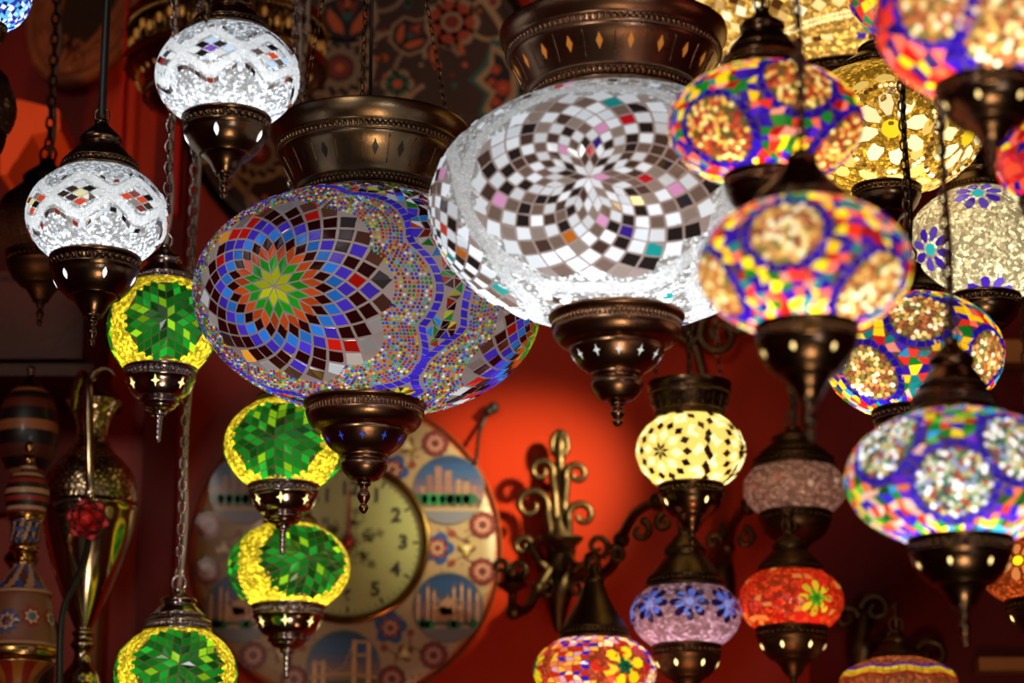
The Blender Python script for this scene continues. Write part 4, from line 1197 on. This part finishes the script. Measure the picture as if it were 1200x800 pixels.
def berries(x, y, s, rot):
    tr = lambda px_, py_: (x+s*(px_*math.cos(rot)-py_*math.sin(rot)), y+s*(px_*math.sin(rot)+py_*math.cos(rot)))
    F.poly([tr(*p) for p in [(0, 46), (16, 40), (30, 18), (30, -14), (16, -36), (0, -42), (-12, -30), (-6, -10), (-22, 4), (-8, 20)]], TE, Z+3)
    F.poly([tr(*p) for p in [(0, 40), (12, 34), (24, 16), (24, -12), (12, -30), (0, -36), (-8, -26), (-1, -10), (-16, 4), (-3, 18)]], BE, Z+4)
    F.poly([tr(*p) for p in [(2, 32), (10, 27), (18, 12), (18, -9), (9, -22), (2, -28), (-2, -20), (5, -8), (-8, 4), (3, 16)]], BK, Z+5)
    for px_, py_, r in ((11, -4, 8), (4, 14, 5), (4, -18, 5), (0, 2, 4)):
        F.circ(*tr(px_, py_), r*s, '#8c2c14', Z+6, 14); F.circ(*tr(px_, py_), r*s*.35, OR, Z+7, 8)
def scroll2(x, y, r, a0, a1, c):
    F.ring(x, y, r-2.6, r+2.6, c, Z+2, 20, a0, a1); F.circ(x+r*math.cos(a1), y+r*math.sin(a1), 5, c, Z+2, 10)
palmette(-18, 88, 1.15, 0); sunflower(-26, 28, .95); palmette(54, 66, .8, -.7)
F.petals(105, 86, 34, 7, BE, Z+2, .45); F.petals(105, 86, 28, 7, '#8c3018', Z+3, .4); F.circ(105, 86, 13, BE, Z+4, 16); F.circ(105, 86, 9, RD, Z+5, 14)
berries(152, 8, 1.25, 0); berries(-150, -10, 1.0, PI); sunflower(-118, -78, .8); palmette(-130, 80, .9, .6); sunflower(60, -70, .8); palmette(0, -95, 1, PI)
F.petals(42, 8, 20, 6, BE, Z+2, .45); F.petals(42, 8, 15, 6, TE, Z+3, .4); F.circ(42, 8, 6, OR, Z+4, 12)
F.petals(120, 140, 24, 6, BE, Z+2, .45); F.petals(120, 140, 17, 6, RD, Z+3, .4)
for a in ((40, 40, 34, 0, 2.6, BE), (-70, 60, 30, 1, 4, BE), (80, 20, 42, .6, 3.2, BG), (90, -30, 40, 2, 5, BE), (-80, -30, 36, -1, 2, BE), (20, 130, 30, 3, 6, BG), (-60, 140, 28, 0, 3, BE), (-150, -70, 34, 0, 3.6, BE), (-100, -130, 30, 1, 4.4, BG), (150, 90, 26, 2, 5.4, BE), (0, -20, 30, 3.5, 6.5, BG), (100, 45, 18, 0, 4, OR), (20, 60, 20, 2, 5, OR), (-60, 0, 22, 2, 5.5, OR), (75, 105, 22, -1, 3, TE)): scroll2(*a)
for k in range(60):
    t = random.random()*2*PI; r = random.uniform(10, 172)
    F.circ(r*math.cos(t), r*math.sin(t), random.uniform(2, 4.5), random.choice([BE, RD, OR, TE, BG]), Z+1, 8)
F.build('painted_pattern', M['matte'], pl)

# ================================================================ oval mirror
mc = aty(124, -42, WALL_Y-.05)
u = (mc-CAM).dot(FW)/FPX
mir_ = empty('oval_mirror', mc, 'oval mirror in a carved red-brown wooden frame, tilted on the wall at the top corner', 'mirror')
mir_.rotation_euler = (0, math.radians(19), 0)
M['carved'] = wallmat('carved_walnut', (.24, .060, .022), (.10, .026, .012), 30, .28, .6)
M['mirror'] = plain('dark_mirror', (.22, .10, .05), .12, metallic=1, var=.5, scale=14)
A_, B_ = 68, 150
def ell_ring(prof, mat, name):
    mb = MB(); n = 96; m = len(prof)
    for k in range(n):
        t = 2*PI*k/n
        for w, z in prof: mb.v.append(((A_+w)*u*math.cos(t), -z*u, (B_+w)*u*math.sin(t)))
    for k in range(n):
        for i in range(m-1):
            mb.f.append((k*m+i, k*m+i+1, ((k+1) % n)*m+i+1, ((k+1) % n)*m+i)); mb.c.append((1, 1, 1, 0)); mb.m.append(0); mb.sm.append(True)
    return mb.build(name, mat, mir_)
ell_ring([(8, -10), (10, 4), (7, 10), (2, 12), (-3, 9), (-5, 6), (-9, 9), (-16, 11), (-24, 8), (-27, 4), (-29, 7), (-33, 8), (-36, 4), (-36, -8)], M['carved'], 'frame')
mb = MB(); mb.add([((A_-33)*u*math.cos(2*PI*k/64), -2*u, (B_-33)*u*math.sin(2*PI*k/64)) for k in range(64)], [tuple(range(64))], smooth=False); mb.build('mirror_glass', M['mirror'], mir_)
mb = MB()
for q in (-1, 1):
    for (x, z, r, a0, a1, w) in ((14, -126, 10, -1.5, 3.6, 3.2), (34, -104, 8, -1.2, 3.4, 2.8), (47, -80, 7, -1, 3.2, 2.4), (8, -108, 6, 0, 4.5, 2.4)):
        pts = [(q*(x+r*(1-k/26)*math.cos(a0+(a1-a0)*k/18*1.2))*u, -11*u, (z+r*(1-k/26)*math.sin(a0+(a1-a0)*k/18*1.2))*u) for k in range(19)]
        mb.tube(pts, [w*u*(1-.5*k/18) for k in range(19)], 7)
    mb.tube([(q*6*u, -11*u, -112*u), (q*10*u, -14*u, -128*u), (q*4*u, -11*u, -142*u)], [2*u, 4*u, 1.5*u], 7)
mb.ball((0, -12*u, -128*u), (5*u, 5*u, 14*u)); mb.build('carving', M['carved'], mir_)

# ================================================================ brass chandelier
ch = at(266, 66, 2.70); u = 2.70/FPX
chan = empty('brass_chandelier', ch, 'round two-tiered brass chandelier hung with amber crystal drops, behind a small white lamp', 'chandelier')
def lath(name, pr, mat, parent, seg=80, beads=None):
    mb = MB(); mb.lathe([(r*u, z*u) for r, z in pr], seg)
    if beads:
        for r, z, n, rz in beads: bead_band(mb, r*u, z*u, n, rz*u)
    return mb.build(name, mat, parent)
trs = lambda R, z, a, b: [(R+a*math.cos(t), z+b*math.sin(t)) for t in [2*PI*k/14 for k in range(15)]]
lath('upper_rim', trs(113, 38, 5, 5)+[], M['brass'], chan, beads=[(116, 28, 120, 4)])
lath('lower_rim', trs(115, -14, 6, 6), M['brass'], chan)
lath('bowl', [(112, -16), (108, -26), (100, -40), (92, -52), (94, -56), (88, -62), (70, -72), (45, -80), (20, -84), (0, -85)], M['copper'], chan, beads=[(94, -54, 100, 3)])
lath('gallery', [(112, 36), (111, 30), (104, 20), (103, 0), (108, -8), (112, -12), (98, -10), (97, 30), (110, 37)], M['dark'], chan)
mb = MB(); mb2 = MB()
random.seed(5)
for k in range(44):
    t = 2*PI*k/44
    mb.tube([(109*u*math.cos(t), 109*u*math.sin(t), -12*u), (112*u*math.cos(t), 112*u*math.sin(t), 12*u), (109*u*math.cos(t), 109*u*math.sin(t), 34*u)], 1.6*u, 5)
mb.build('railing', M['brass'], chan)
M['amber'] = plain('amber_crystal', (.80, .28, .06), .08, metallic=.3, var=.6, scale=120, emit=.22)  # drops emit faintly, a glow standing in for caught light
for k in range(44):
    t = 2*PI*(k+.5)/44
    mb2.ball((112*u*math.cos(t), 112*u*math.sin(t), random.uniform(2, 16)*u), (3.6*u, 3.6*u, 7*u), su=5, sv=3)
    mb2.ball((102*u*math.cos(t), 102*u*math.sin(t), random.uniform(-36, -28)*u), (3.2*u, 3.2*u, 6*u), su=5, sv=3)
mb2.build('crystal_drops', M['amber'], chan)
lath('top_plate', [(112, 40), (80, 44), (40, 60), (12, 72), (0, 73)], M['dark'], chan)
mb = MB(); mb.tube([(0, 0, 72*u), (0, 0, CEIL_Z-ch.z)], 4*u, 8); mb.build('rod', M['dark'], chan)

# ================================================================ bronze sconces
LMP = {o['label']: o for o in bpy.data.objects if o.get('category') == 'lamp'}
def lampby(s): return next(o for k, o in LMP.items() if s in k)
def lamp_top(o): return max((c.matrix_basis @ Vector(b)).z for c in o.children if c.name.startswith('hook_rod') for b in c.bound_box)+o.location.z
def spiral(cx, cy, r, a0, turns, y, sgn=1, n=26, shrink=.75):
    return [aty(cx+r*(1-shrink*k/n)*math.cos(a0+sgn*2*PI*turns*k/n), cy-r*(1-shrink*k/n)*math.sin(a0+sgn*2*PI*turns*k/n), y) for k in range(n+1)]
def rel(mb, base):
    mb.v = [tuple(Vector(p)-base) for p in mb.v]; return mb
def tubepart(name, pts, r, root, seg=8, blobs=()):
    mb = MB(); mb.tube(pts, r, seg)
    for p, q in blobs: mb.ball(p, q, su=10, sv=7)
    return rel(mb, root.location).build(name, M['iron'], root)
P = .00092
base = aty(655, 640, WALL_Y-.02)
s1 = empty('wall_sconce', base, 'ornate bronze wall sconce with scrolled crest on the red wall, right beside the clock plate', 'sconce', 'bronze wall sconces')
s1['label'] = 'ornate bronze wall sconce with a scrolled crest, on the red wall beside the clock plate'
y1 = WALL_Y-.035
mb = MB()
spine = [(655, 740, 5), (654, 715, 13), (655, 690, 20), (656, 665, 17), (656, 640, 22), (656, 615, 13), (657, 585, 9), (657, 560, 10), (656, 540, 7), (656, 522, 9), (656, 506, 4)]
mb.tube(spl([aty(x, y, y1) for x, y, r in spine], 5), [p.x for p in spl([(r*P, 0, 0) for x, y, r in spine], 5)], 10)
rel(mb, base).build('back_plate', M['iron'], s1)
mb = MB(); ring = [aty(656+9*math.cos(t), 521-15*math.sin(t), y1) for t in [2*PI*k/20 for k in range(20)]]
mb.tube(ring, 4.2*P, 7, closed=True); rel(mb, base).build('crest', M['iron'], s1)
for (cx, cy, r, a0, tn, sg, cont) in ((634, 552, 15, -.5, 1.2, 1, [(652, 610), (650, 575)]), (676, 556, 14, PI+.5, 1.15, -1, [(660, 615), (662, 585)]), (622, 592, 21, -.4, 1.15, 1, [(648, 655), (645, 620)]), (682, 604, 17, PI+.4, 1.1, -1, [(664, 650), (666, 625)]), (612, 640, 12, -.2, 1.1, 1, [(642, 668), (630, 655)])):
    sp = spiral(cx, cy, r, a0, tn, y1-.012, sg)
    tubepart('scroll', spl([aty(x, y, y1-.006) for x, y in cont], 5)+sp, [6.2*P*(1-.45*k/(len(sp)+5)) for k in range(len(sp)+6)], s1)
# dish
dm = aty(656, 636, WALL_Y-.055); du = P
mb = MB(); mb.lathe([(4*du, -12*du), (14*du, -8*du), (26*du, 0), (31*du, 5*du), (30*du, 6.5*du), (24*du, 2*du), (0, 0)], 32); 
o = rel(mb, Vector((0, 0, 0))).build('drip_dish', M['iron'], s1, dm-base)
def arm_to(root, pts2d, end, y0, name='arm', w=7.5, curls=()):
    n = len(pts2d)
    y2 = end.y
    P3 = []
    for i, (x, y) in enumerate(pts2d): P3.append(aty(x, y, y0+(y2-y0)*min(1, (i/(n))**1.1)))
    P3.append(Vector(end))
    c = spl(P3, 8)
    tubepart(name, c, [w*P*(1.05-.35*k/len(c)) for k in range(len(c))], root, blobs=[(P3[k], w*P*1.45) for k in range(1, n, 2)])
    for (cx, cy, r, a0, tn, sg, f) in curls:
        sp = spiral(cx, cy, r, a0, tn, y0+(y2-y0)*f, sg, n=18)
        tubepart('scroll', sp, [w*.62*P*(1-.4*k/len(sp)) for k in range(len(sp))], root)
def tip(key):
    o = lampby(key); return Vector((o.location.x, o.location.y, lamp_top(o)))
arm_to(s1, [(664, 655), (690, 676), (716, 664), (728, 632), (744, 602), (770, 588), (794, 592)], tip('lilac crackle'), y1, curls=((700, 640, 14, -1.2, 1.1, 1, .35), (722, 650, 10, 2.2, 1.1, -1, .45), (750, 622, 13, 1.5, 1.0, -1, .7), (778, 612, 10, 1.6, 1.1, 1, .85)))
arm_to(s1, [(662, 648), (676, 668), (688, 660), (694, 656)], tip('green heart'), y1, curls=((676, 690, 9, 1, 1.1, 1, .4),))
ce_ = aty(600, 688, WALL_Y-.12)
arm_to(s1, [(650, 658), (630, 690), (618, 712), (602, 716)], ce_+Vector((0, 0, -.006)), y1, curls=((640, 690, 10, 1.4, 1.1, -1, .3), (606, 668, 12, -1.3, 1.2, 1, .9), (586, 664, 10, -1, 1.1, 1, .9)))
mb = MB(); mb.lathe([(3*P, -8*P), (10*P, -4*P), (19*P, 2*P), (20*P, 4*P), (10*P, 3*P), (10*P, 16*P), (12*P, 18*P), (9*P, 19*P), (0, 18*P)], 28); mb.build('candle_cup', M['iron'], s1, ce_-base)
M['bulb'] = plain('frosted_bulb', (.75, .66, .52), .2, var=.1)
# second sconce
base = aty(846, 672, WALL_Y-.02)
s2 = empty('wall_sconce', base, 'bronze sconce mostly hidden behind the lilac lamp, its arched arm holding the red lamp', 'sconce', 'bronze wall sconces')
mb = MB(); spine = [(846, 745, 5), (846, 715, 15), (846, 680, 18), (846, 655, 13), (847, 630, 8), (847, 612, 4)]
mb.tube(spl([aty(x, y, y1) for x, y, r in spine], 5), [p.x for p in spl([(r*P, 0, 0) for x, y, r in spine], 5)], 10); rel(mb, base).build('back_plate', M['iron'], s2)
arm_to(s2, [(848, 668), (852, 640), (860, 612), (876, 594), (900, 588), (918, 594)], tip('red crackle'), y1, curls=((872, 630, 12, 1.6, 1.1, -1, .5), (836, 634, 9, 0, 1.1, 1, .2)))
# third sconce
base = aty(1012, 762, WALL_Y-.02)
s3 = empty('wall_sconce', base, 'dark bronze sconce low in the shadow beside the red lamp, holding the orange lamp below', 'sconce', 'bronze wall sconces')
mb = MB(); spine = [(1010, 812, 5), (1010, 785, 15), (1010, 760, 20), (1011, 735, 14), (1012, 712, 9), (1012, 694, 4)]
mb.tube(spl([aty(x, y, y1) for x, y, r in spine], 5), [p.x for p in spl([(r*P, 0, 0) for x, y, r in spine], 5)], 10); rel(mb, base).build('back_plate', M['iron'], s3)
for (cx, cy, r, a0, tn, sg) in ((1026, 714, 18, PI, 1.2, -1), (992, 724, 14, 0, 1.2, 1), (1092, 768, 20, PI, 1.1, -1), (1040, 752, 12, PI, 1.1, -1)):
    sp = spiral(cx, cy, r, a0, tn, y1-.012, sg); tubepart('scroll', sp, [6.5*P*(1-.45*k/len(sp)) for k in range(len(sp))], s3)
arm_to(s3, [(1014, 752), (1030, 742), (1044, 722)], tip('violet and yellow zigzag'), y1)
# wrought ornament high on the wall over the cream lamp
base = aty(828, 425, WALL_Y-.02)
orn = empty('wall_ornament', base, 'dark scrolled bronze wall ornament above the cream lamp, below the white mirror lamp', 'ornament')
for (cx, cy, r, a0, tn, sg) in ((842, 392, 25, 1.9, 1.35, 1), (805, 385, 20, 1.2, 1.3, -1), (868, 376, 15, 2.5, 1.2, 1)):
    sp = spiral(cx, cy, r, a0, tn, WALL_Y-.03, sg); tubepart('scroll', sp, [6.5*P*(1-.4*k/len(sp)) for k in range(len(sp))], orn)
tubepart('stem', spl([aty(790, 360, WALL_Y-.025), aty(812, 400, WALL_Y-.025), aty(824, 440, WALL_Y-.025), aty(826, 462, WALL_Y-.02)], 6), 6*P, orn)
# two brown shelf rails at the side
for (x0, x1, yy0, yy1, lb) in ((1148, 1300, 770, 785, 'brown wooden shelf rail low on the dark wall near the bottom corner'), (1160, 1300, 398, 424, 'brown wooden shelf rail on the dark wall behind the pale gold bead lamp')):
    tag(wallbox('shelf_rail', x0, x1, yy0, yy1, 'brownpost', .05), lb, 'shelf rail')

# ================================================================ hookahs, ewer, rose
def cyl_obj(cx, prof, d, seg=64, n=3):
    """lathe profile from photograph rows: (row y, half width) top to bottom -> list of (r, z) about a vertical axis standing on the shelf"""
    ax = at(cx, 650, d); yy = ax.y
    return ax, [(r*d/FPX, aty(cx, y, yy).z) for y, r in prof]
def hookah(cx, d, prof, cols, label):
    ax, pr = cyl_obj(cx, prof, d)
    pr[-1] = (pr[-1][0], SHZ)
    root = empty('hookah', (ax.x, ax.y, SHZ), label, 'hookah', 'ceramic hookahs')
    return root, ax, [(r, z-SHZ) for r, z in pr]
random.seed(21)
DARK_, CREAM, GOLD, BLUE, REDC = lin('#1a0e0c'), lin('#b08060'), lin('#a86424'), lin('#3a4a86'), lin('#8a2416')
h1, ax, pr = hookah(28, 2.36, [(528, 2), (530, 10), (545, 11), (552, 9), (556, 17), (566, 23), (578, 26), (590, 25), (600, 22), (604, 23), (608, 22), (612, 20), (622, 17), (634, 18), (637, 13), (641, 17), (646, 17), (650, 11), (657, 10), (660, 15), (664, 12), (672, 18), (684, 26), (692, 33), (696, 36), (700, 33), (704, 34), (730, 40), (756, 46), (762, 50), (772, 50), (776, 44), (790, 28), (806, 22), (822, 36), (838, 44)],
                    None, 'ceramic hookah with banded bulb and flower-painted body, topped by a small gold knob')
def band(y0, y1): return [p for p in pr if True]
def zrow(y): return aty(28, y, ax.y).z-SHZ
def sect(name, y0, y1, colf, mat='paint', n=4):
    z1, z0 = zrow(y0), (zrow(y1) if y1 < 838 else 0)
    sm = smooth_prof(pr, 4)
    q = [p for p in sm if z0-1e-4 <= p[1] <= z1+1e-4]
    a = (prof_at(sm, z1)[0], z1); b_ = (prof_at(sm, z0)[0], z0)
    q = [a]+[p for p in q if z0+5e-4 < p[1] < z1-5e-4]+[b_]
    q = [(0, z1)]+q+[(0, z0)]
    mb = MB(); mb.lathe(q, 64, colf=colf); return mb.build(name, M[mat], h1)
sect('bulb', 545, 604, lambda t, z: (*(CREAM if int(z*17) % 4 == 1 else REDC if int(z*17) % 4 == 3 else DARK_), 0))
sect('gold_ring', 604, 612, lambda t, z: (*GOLD, 0), 'brass')
def neckcol(t, z): return (*(BLUE if math.sin(t*2*PI*6)+math.sin(z*22) > .6 else CREAM if math.sin(t*2*PI*12+z*9) > .2 else DARK_), 0)
sect('neck', 612, 637, neckcol); sect('collar', 637, 662, lambda t, z: (*GOLD, 0), 'brass')
sect('shoulder', 662, 693, lambda t, z: (*(CREAM if math.sin(t*2*PI*8+z*5) > .3 else BLUE if math.sin(t*2*PI*8-z*7) > .2 else lin('#5a2c1c')), 0))
sect('body', 693, 760, lambda t, z: (*(CREAM if z < .2 or z > .86 else lin('#7c4a34')), 0))
sect('base_ring', 760, 778, lambda t, z: (*GOLD, 0), 'brass'); sect('foot', 778, 838, lambda t, z: (*(REDC if int(t*16) % 2 else GOLD), 0))
mb = MB(); mb.ball((0, 0, zrow(524)), (6*ax.y/FPX, 6*ax.y/FPX, 8*ax.y/FPX), su=14, sv=8); mb.tube([(0, 0, zrow(534)), (0, 0, zrow(546))], 8*ax.y/FPX, 12); mb.build('knob', M['brass'], h1)
# raised painted flowers on the body
mb = MB(); uu = ax.y/FPX
for k in range(9):
    t = 2*PI*k/9-.35; zc = zrow(733 if k % 2 else 727); r = prof_at(pr, zc)[0]+.0012
    def pt(a, b_, off=0):
        z = zc+b_*uu; rr = prof_at(pr, z)[0]+.001+off; th = t+a*uu/rr
        return (rr*math.cos(th), rr*math.sin(th), z)
    fl = [( '#3c4478', 14, 10), ('#b88c6c', 9.5, 8), ('#5a2c3c', 6, 6)] if k % 2 else [('#8a2c1c', 12, 7), ('#c8a080', 8, 7), ('#4a6868', 5, 8)]
    for q, (c, r_, n) in enumerate(fl):
        ring_ = [pt(r_*(1+.18*math.cos(j*PI))*math.cos(2*PI*j/(2*n)), r_*(1+.18*math.cos(j*PI))*math.sin(2*PI*j/(2*n)), q*.0005) for j in range(2*n)]
        mb.add(ring_+[pt(0, 0, q*.0006+.0004)], [(j, (j+1) % (2*n), 2*n) for j in range(2*n)], lin(c), 0, False)
mb.build('painted_flowers', M['paint'], h1)
# the darker hookah behind
ax2 = at(33, 500, 2.52); u2 = 2.52/FPX
zr2 = lambda y: aty(33, y, ax2.y).z-SHZ
h2 = empty('hookah', (ax2.x, ax2.y, SHZ), 'darker hookah with a wide striped copper bulb, standing behind the flower-painted hookah', 'hookah', 'ceramic hookahs')
def sect2(name, rows, colf, mat):
    q = smooth_prof([(r*u2, zr2(y) if y < 900 else 0) for y, r in rows], 4)
    mb = MB(); mb.lathe([(0, q[0][1])]+q+[(0, q[-1][1])], 56, colf=colf); mb.build(name, M[mat], h2)
sect2('knob', [(428, 1), (432, 5), (440, 4), (446, 10), (455, 16)], None, 'dark')
sect2('bulb', [(455, 16), (462, 24), (475, 31), (492, 35), (515, 36), (535, 31), (552, 22), (562, 15)], lambda t, z: (*(lin('#9a5a34') if int(z*11) % 4 == 1 else lin('#5a2414') if int(z*11) % 4 == 3 else lin('#160b0a')), 0), 'paint')
sect2('stem', [(562, 13), (600, 11), (640, 12), (655, 20), (668, 12), (690, 14)], None, 'dark')
sect2('vase', [(690, 14), (715, 24), (750, 40), (800, 44), (950, 36)], lambda t, z: (*(lin('#3a1a12') if int(z*9) % 2 else lin('#160b0a')), 0), 'paint')

# ewer
axe = at(104, 600, 2.44); ue = 2.44/FPX
zre = lambda y: aty(104, y, axe.y).z-SHZ
ew = empty('brass_ewer', (axe.x, axe.y, SHZ), 'tall engraved silver and brass ewer with a long handle, next to the hookahs', 'ewer')
t = NT('engraved_silver')
tc = t.n('ShaderNodeTexCoord'); vo = t.n('ShaderNodeTexVoronoi', Scale=150.0); vo.feature = 'DISTANCE_TO_EDGE'
t.l(tc.outputs['Object'], vo.inputs['Vector']); bp = t.n('ShaderNodeBump', Strength=.6, Distance=.002); t.l(vo.outputs['Distance'], bp.inputs['Height']); t.l(bp.outputs[0], t.b.inputs['Normal'])
mr = t.n('ShaderNodeMapRange'); mr.inputs[2].default_value = .2; t.l(vo.outputs['Distance'], mr.inputs[0])
t.l(t.mix(mr.outputs[0], (.18, .09, .03), (.62, .50, .34)), t.b.inputs['Base Color']); t.b.inputs['Metallic'].default_value = 1; t.b.inputs['Roughness'].default_value = .24
M['engraved'] = t.m
M['silver'] = metal('polished_silver_gilt', (.66, .56, .42), (.42, .30, .18), .14, 30, .02)
def ew_part(name, rows, mat, seg=64):
    q = smooth_prof([(r*ue, zre(y) if y < 838 else 0) for y, r in rows], 4)
    mb = MB(); mb.lathe([(0, q[0][1])]+q+[(0, q[-1][1])], seg); mb.build(name, M[mat], ew)
ew_part('neck', [(471, 33), (474, 31), (482, 25), (494, 20), (508, 18), (520, 21), (530, 27)], 'engraved')
ew_part('shoulder', [(530, 27), (533, 30), (542, 40), (556, 50), (575, 55), (592, 56)], 'engraved')
ew_part('body', [(592, 56), (596, 57.5), (600, 55), (622, 52), (650, 44), (680, 34), (705, 24), (725, 15), (738, 9)], 'silver')
ew_part('stem', [(738, 9), (742, 13), (748, 10), (756, 14), (764, 9), (776, 11), (790, 20), (804, 25), (812, 34), (838, 38)], 'silver')
yh = axe.y
hp = lambda x, y, dy: aty(x, y, yh+dy)-Vector((axe.x, axe.y, SHZ))
mb = MB(); c = spl([hp(86, 480, -.016), hp(89, 455, -.03), (hp(97, 438, -.04)), hp(103, 452, -.052), hp(104, 500, -.056), hp(105, 550, -.058), hp(106, 580, -.056), hp(107, 592, -.050)], 8)
mb.tube(c, [(4.5+1.2*math.sin(PI*k/len(c)))*ue for k in range(len(c))], 10); mb.ball(hp(105, 578, -.057), (6*ue, 5*ue, 12*ue)); mb.build('handle', M['silver'], ew)
mb = MB(); q = smooth_prof([(29*ue, zre(473)), (24*ue, zre(466)), (14*ue, zre(458)), (5*ue, zre(450)), (4*ue, zre(444))], 4); mb.lathe(q+[(0, q[-1][1])], 40)
c = spl([hp(106, 446, 0), hp(111, 437, 0), hp(120, 432, 0), hp(129, 434, 0), hp(135, 440, 0)], 6); mb.tube(c, [ue*(4.5-2.5*k/len(c)) for k in range(len(c))], 8); mb.build('lid', M['dark'], ew)
c = spl([hp(122, 487, -.004), hp(130, 478, -.008), hp(137, 470, -.010)], 5); mb = MB(); mb.tube(c, [ue*(9-4*k/len(c)) for k in range(len(c))], 10); mb.build('spout', M['engraved'], ew)

# rose
M['petal'] = plain('red_rose_petal', (.62, .012, .012), .42, var=.3, scale=90)
yr = axe.y-.085
rb = aty(103, 609, yr); ur = (rb-CAM).dot(FW)/FPX
ro = empty('artificial_rose', rb, 'red artificial rose with a black stem, leaning before the ewer', 'rose')
def petal(r, ang, tilt, w, off, name='petal'):
    mb = MB(); n, m = 9, 7; vs = []
    for i in range(n):
        for j in range(m):
            s = i/(n-1); v = (j/(m-1)-.5)*2
            ww = w*math.sin(PI*min(1, .12+.80*s))**.6
            x = v*ww; y = r*s*(1-.12*v*v); z = off+tilt*r*s*s*.9+.35*r*(v*v)*s*.5-.1*r*(s > .9)
            vs.append(Vector((x*math.cos(ang)-y*math.sin(ang), -z, x*math.sin(ang)+y*math.cos(ang)))*ur)
    fs = [(i*m+j, i*m+j+1, (i+1)*m+j+1, (i+1)*m+j) for i in range(n-1) for j in range(m-1)]
    mb.add(vs, fs); o = mb.build(name, M['petal'], ro)
    rim = [vs[i*m] for i in range(n)]+[vs[(n-1)*m+j] for j in range(m)]+[vs[i*m+m-1] for i in range(n-1, -1, -1)]
    e = MB(); e.tube(rim, .9*ur, 5); e.build('black_edge', M['cord_b'], o)
for k in range(6): petal(26, 2*PI*k/6+.3, .15, 14, 0)
for k in range(5): petal(18, 2*PI*k/5, .45, 10, 3)
for k in range(3): petal(10, 2*PI*k/3+.5, .9, 7, 6)
mb = MB(); mb.ball((0, 6*ur, 0), (9*ur, 7*ur, 9*ur)); 
stem = [Vector((0, 6*ur, 0))]+[aty(x, y, yr+dy_)-rb for x, y, dy_ in ((104, 632, .004), (98, 660, -.008), (86, 686, -.020), (75, 712, -.028), (71, 745, -.034), (70, 790, -.038))]
stem.append(Vector((stem[-1].x, stem[-1].y, SHZ-rb.z)))
mb.tube(spl(stem, 6), 4.2*ur, 8); mb.build('stem', M['cord_b'], ro)
mb = MB(); mb.tube(spl([aty(96, 600, yr+.012)-rb, aty(84, 590, yr+.014)-rb, aty(74, 587, yr+.010)-rb, aty(62, 592, yr+.006)-rb], 6), 1.8*ur, 6); mb.build('leaf_stalk', M['cord_b'], ro)

# ================================================================ light
w = bpy.data.worlds.new('w'); sc.world = w; w.use_nodes = True
w.node_tree.nodes['Background'].inputs[0].default_value = (.9, .6, .45, 1)
w.node_tree.nodes['Background'].inputs[1].default_value = .04
sc.view_settings.view_transform = 'Standard'
def area(name, loc, to, size, power, col):
    l = bpy.data.lights.new(name, 'AREA'); l.size = size; l.energy = power; l.color = col
    o = bpy.data.objects.new(name, l); C.objects.link(o); o.location = loc
    o.rotation_euler = (Vector(to)-Vector(loc)).to_track_quat('-Z', 'Y').to_euler()
    return o
def spot(name, loc, to, ang, power, col, rad=.02, blend=.8):
    l = bpy.data.lights.new(name, 'SPOT'); l.energy = power; l.color = col; l.spot_size = math.radians(ang); l.spot_blend = blend; l.shadow_soft_size = rad
    o = bpy.data.objects.new(name, l); C.objects.link(o); o.location = loc
    o.rotation_euler = (Vector(to)-Vector(loc)).to_track_quat('-Z', 'Y').to_euler()
    return o
area('front_key', (-.9, -.3, 2.75), (0, 2.2, 2.1), .35, 11, (1, .86, .70))  # added key from above the camera, gives the bronze its reflections
area('low_front_fill', (.25, .5, .75), (0, 2.3, 2.1), .30, 7, (1, .70, .42))  # added low frontal fill that brightens the dark cups
area('neutral_front_fill', (.9, -.8, 1.7), (0, 2.2, 2.1), .4, 6, (.95, .95, 1))  # added neutral fill from behind the camera, no visible source
spot('wall_spot', (.44, 2.26, 2.36), aty(592, 588, WALL_Y), 25, 62, (1, 1.0, .55), .02, 1)
spot('wall_glow', (.22, 2.05, 1.35), aty(610, 560, WALL_Y), 56, 6, (1, .40, .18), .05, 1)  # added red wash over the back wall
spot('mirror_spot', (-.62, 1.75, 1.75), aty(110, 60, WALL_Y), 22, 16, (1, .60, .26), .04, .9)  # added to brighten the oval mirror and the chandelier
spot('bracket_spot', (-.80, 1.85, 1.95), aty(45, 150, WALL_Y-.1), 13, 9, (1, .6, .3), .02, .6)  # small spot added to lift the orange bracket
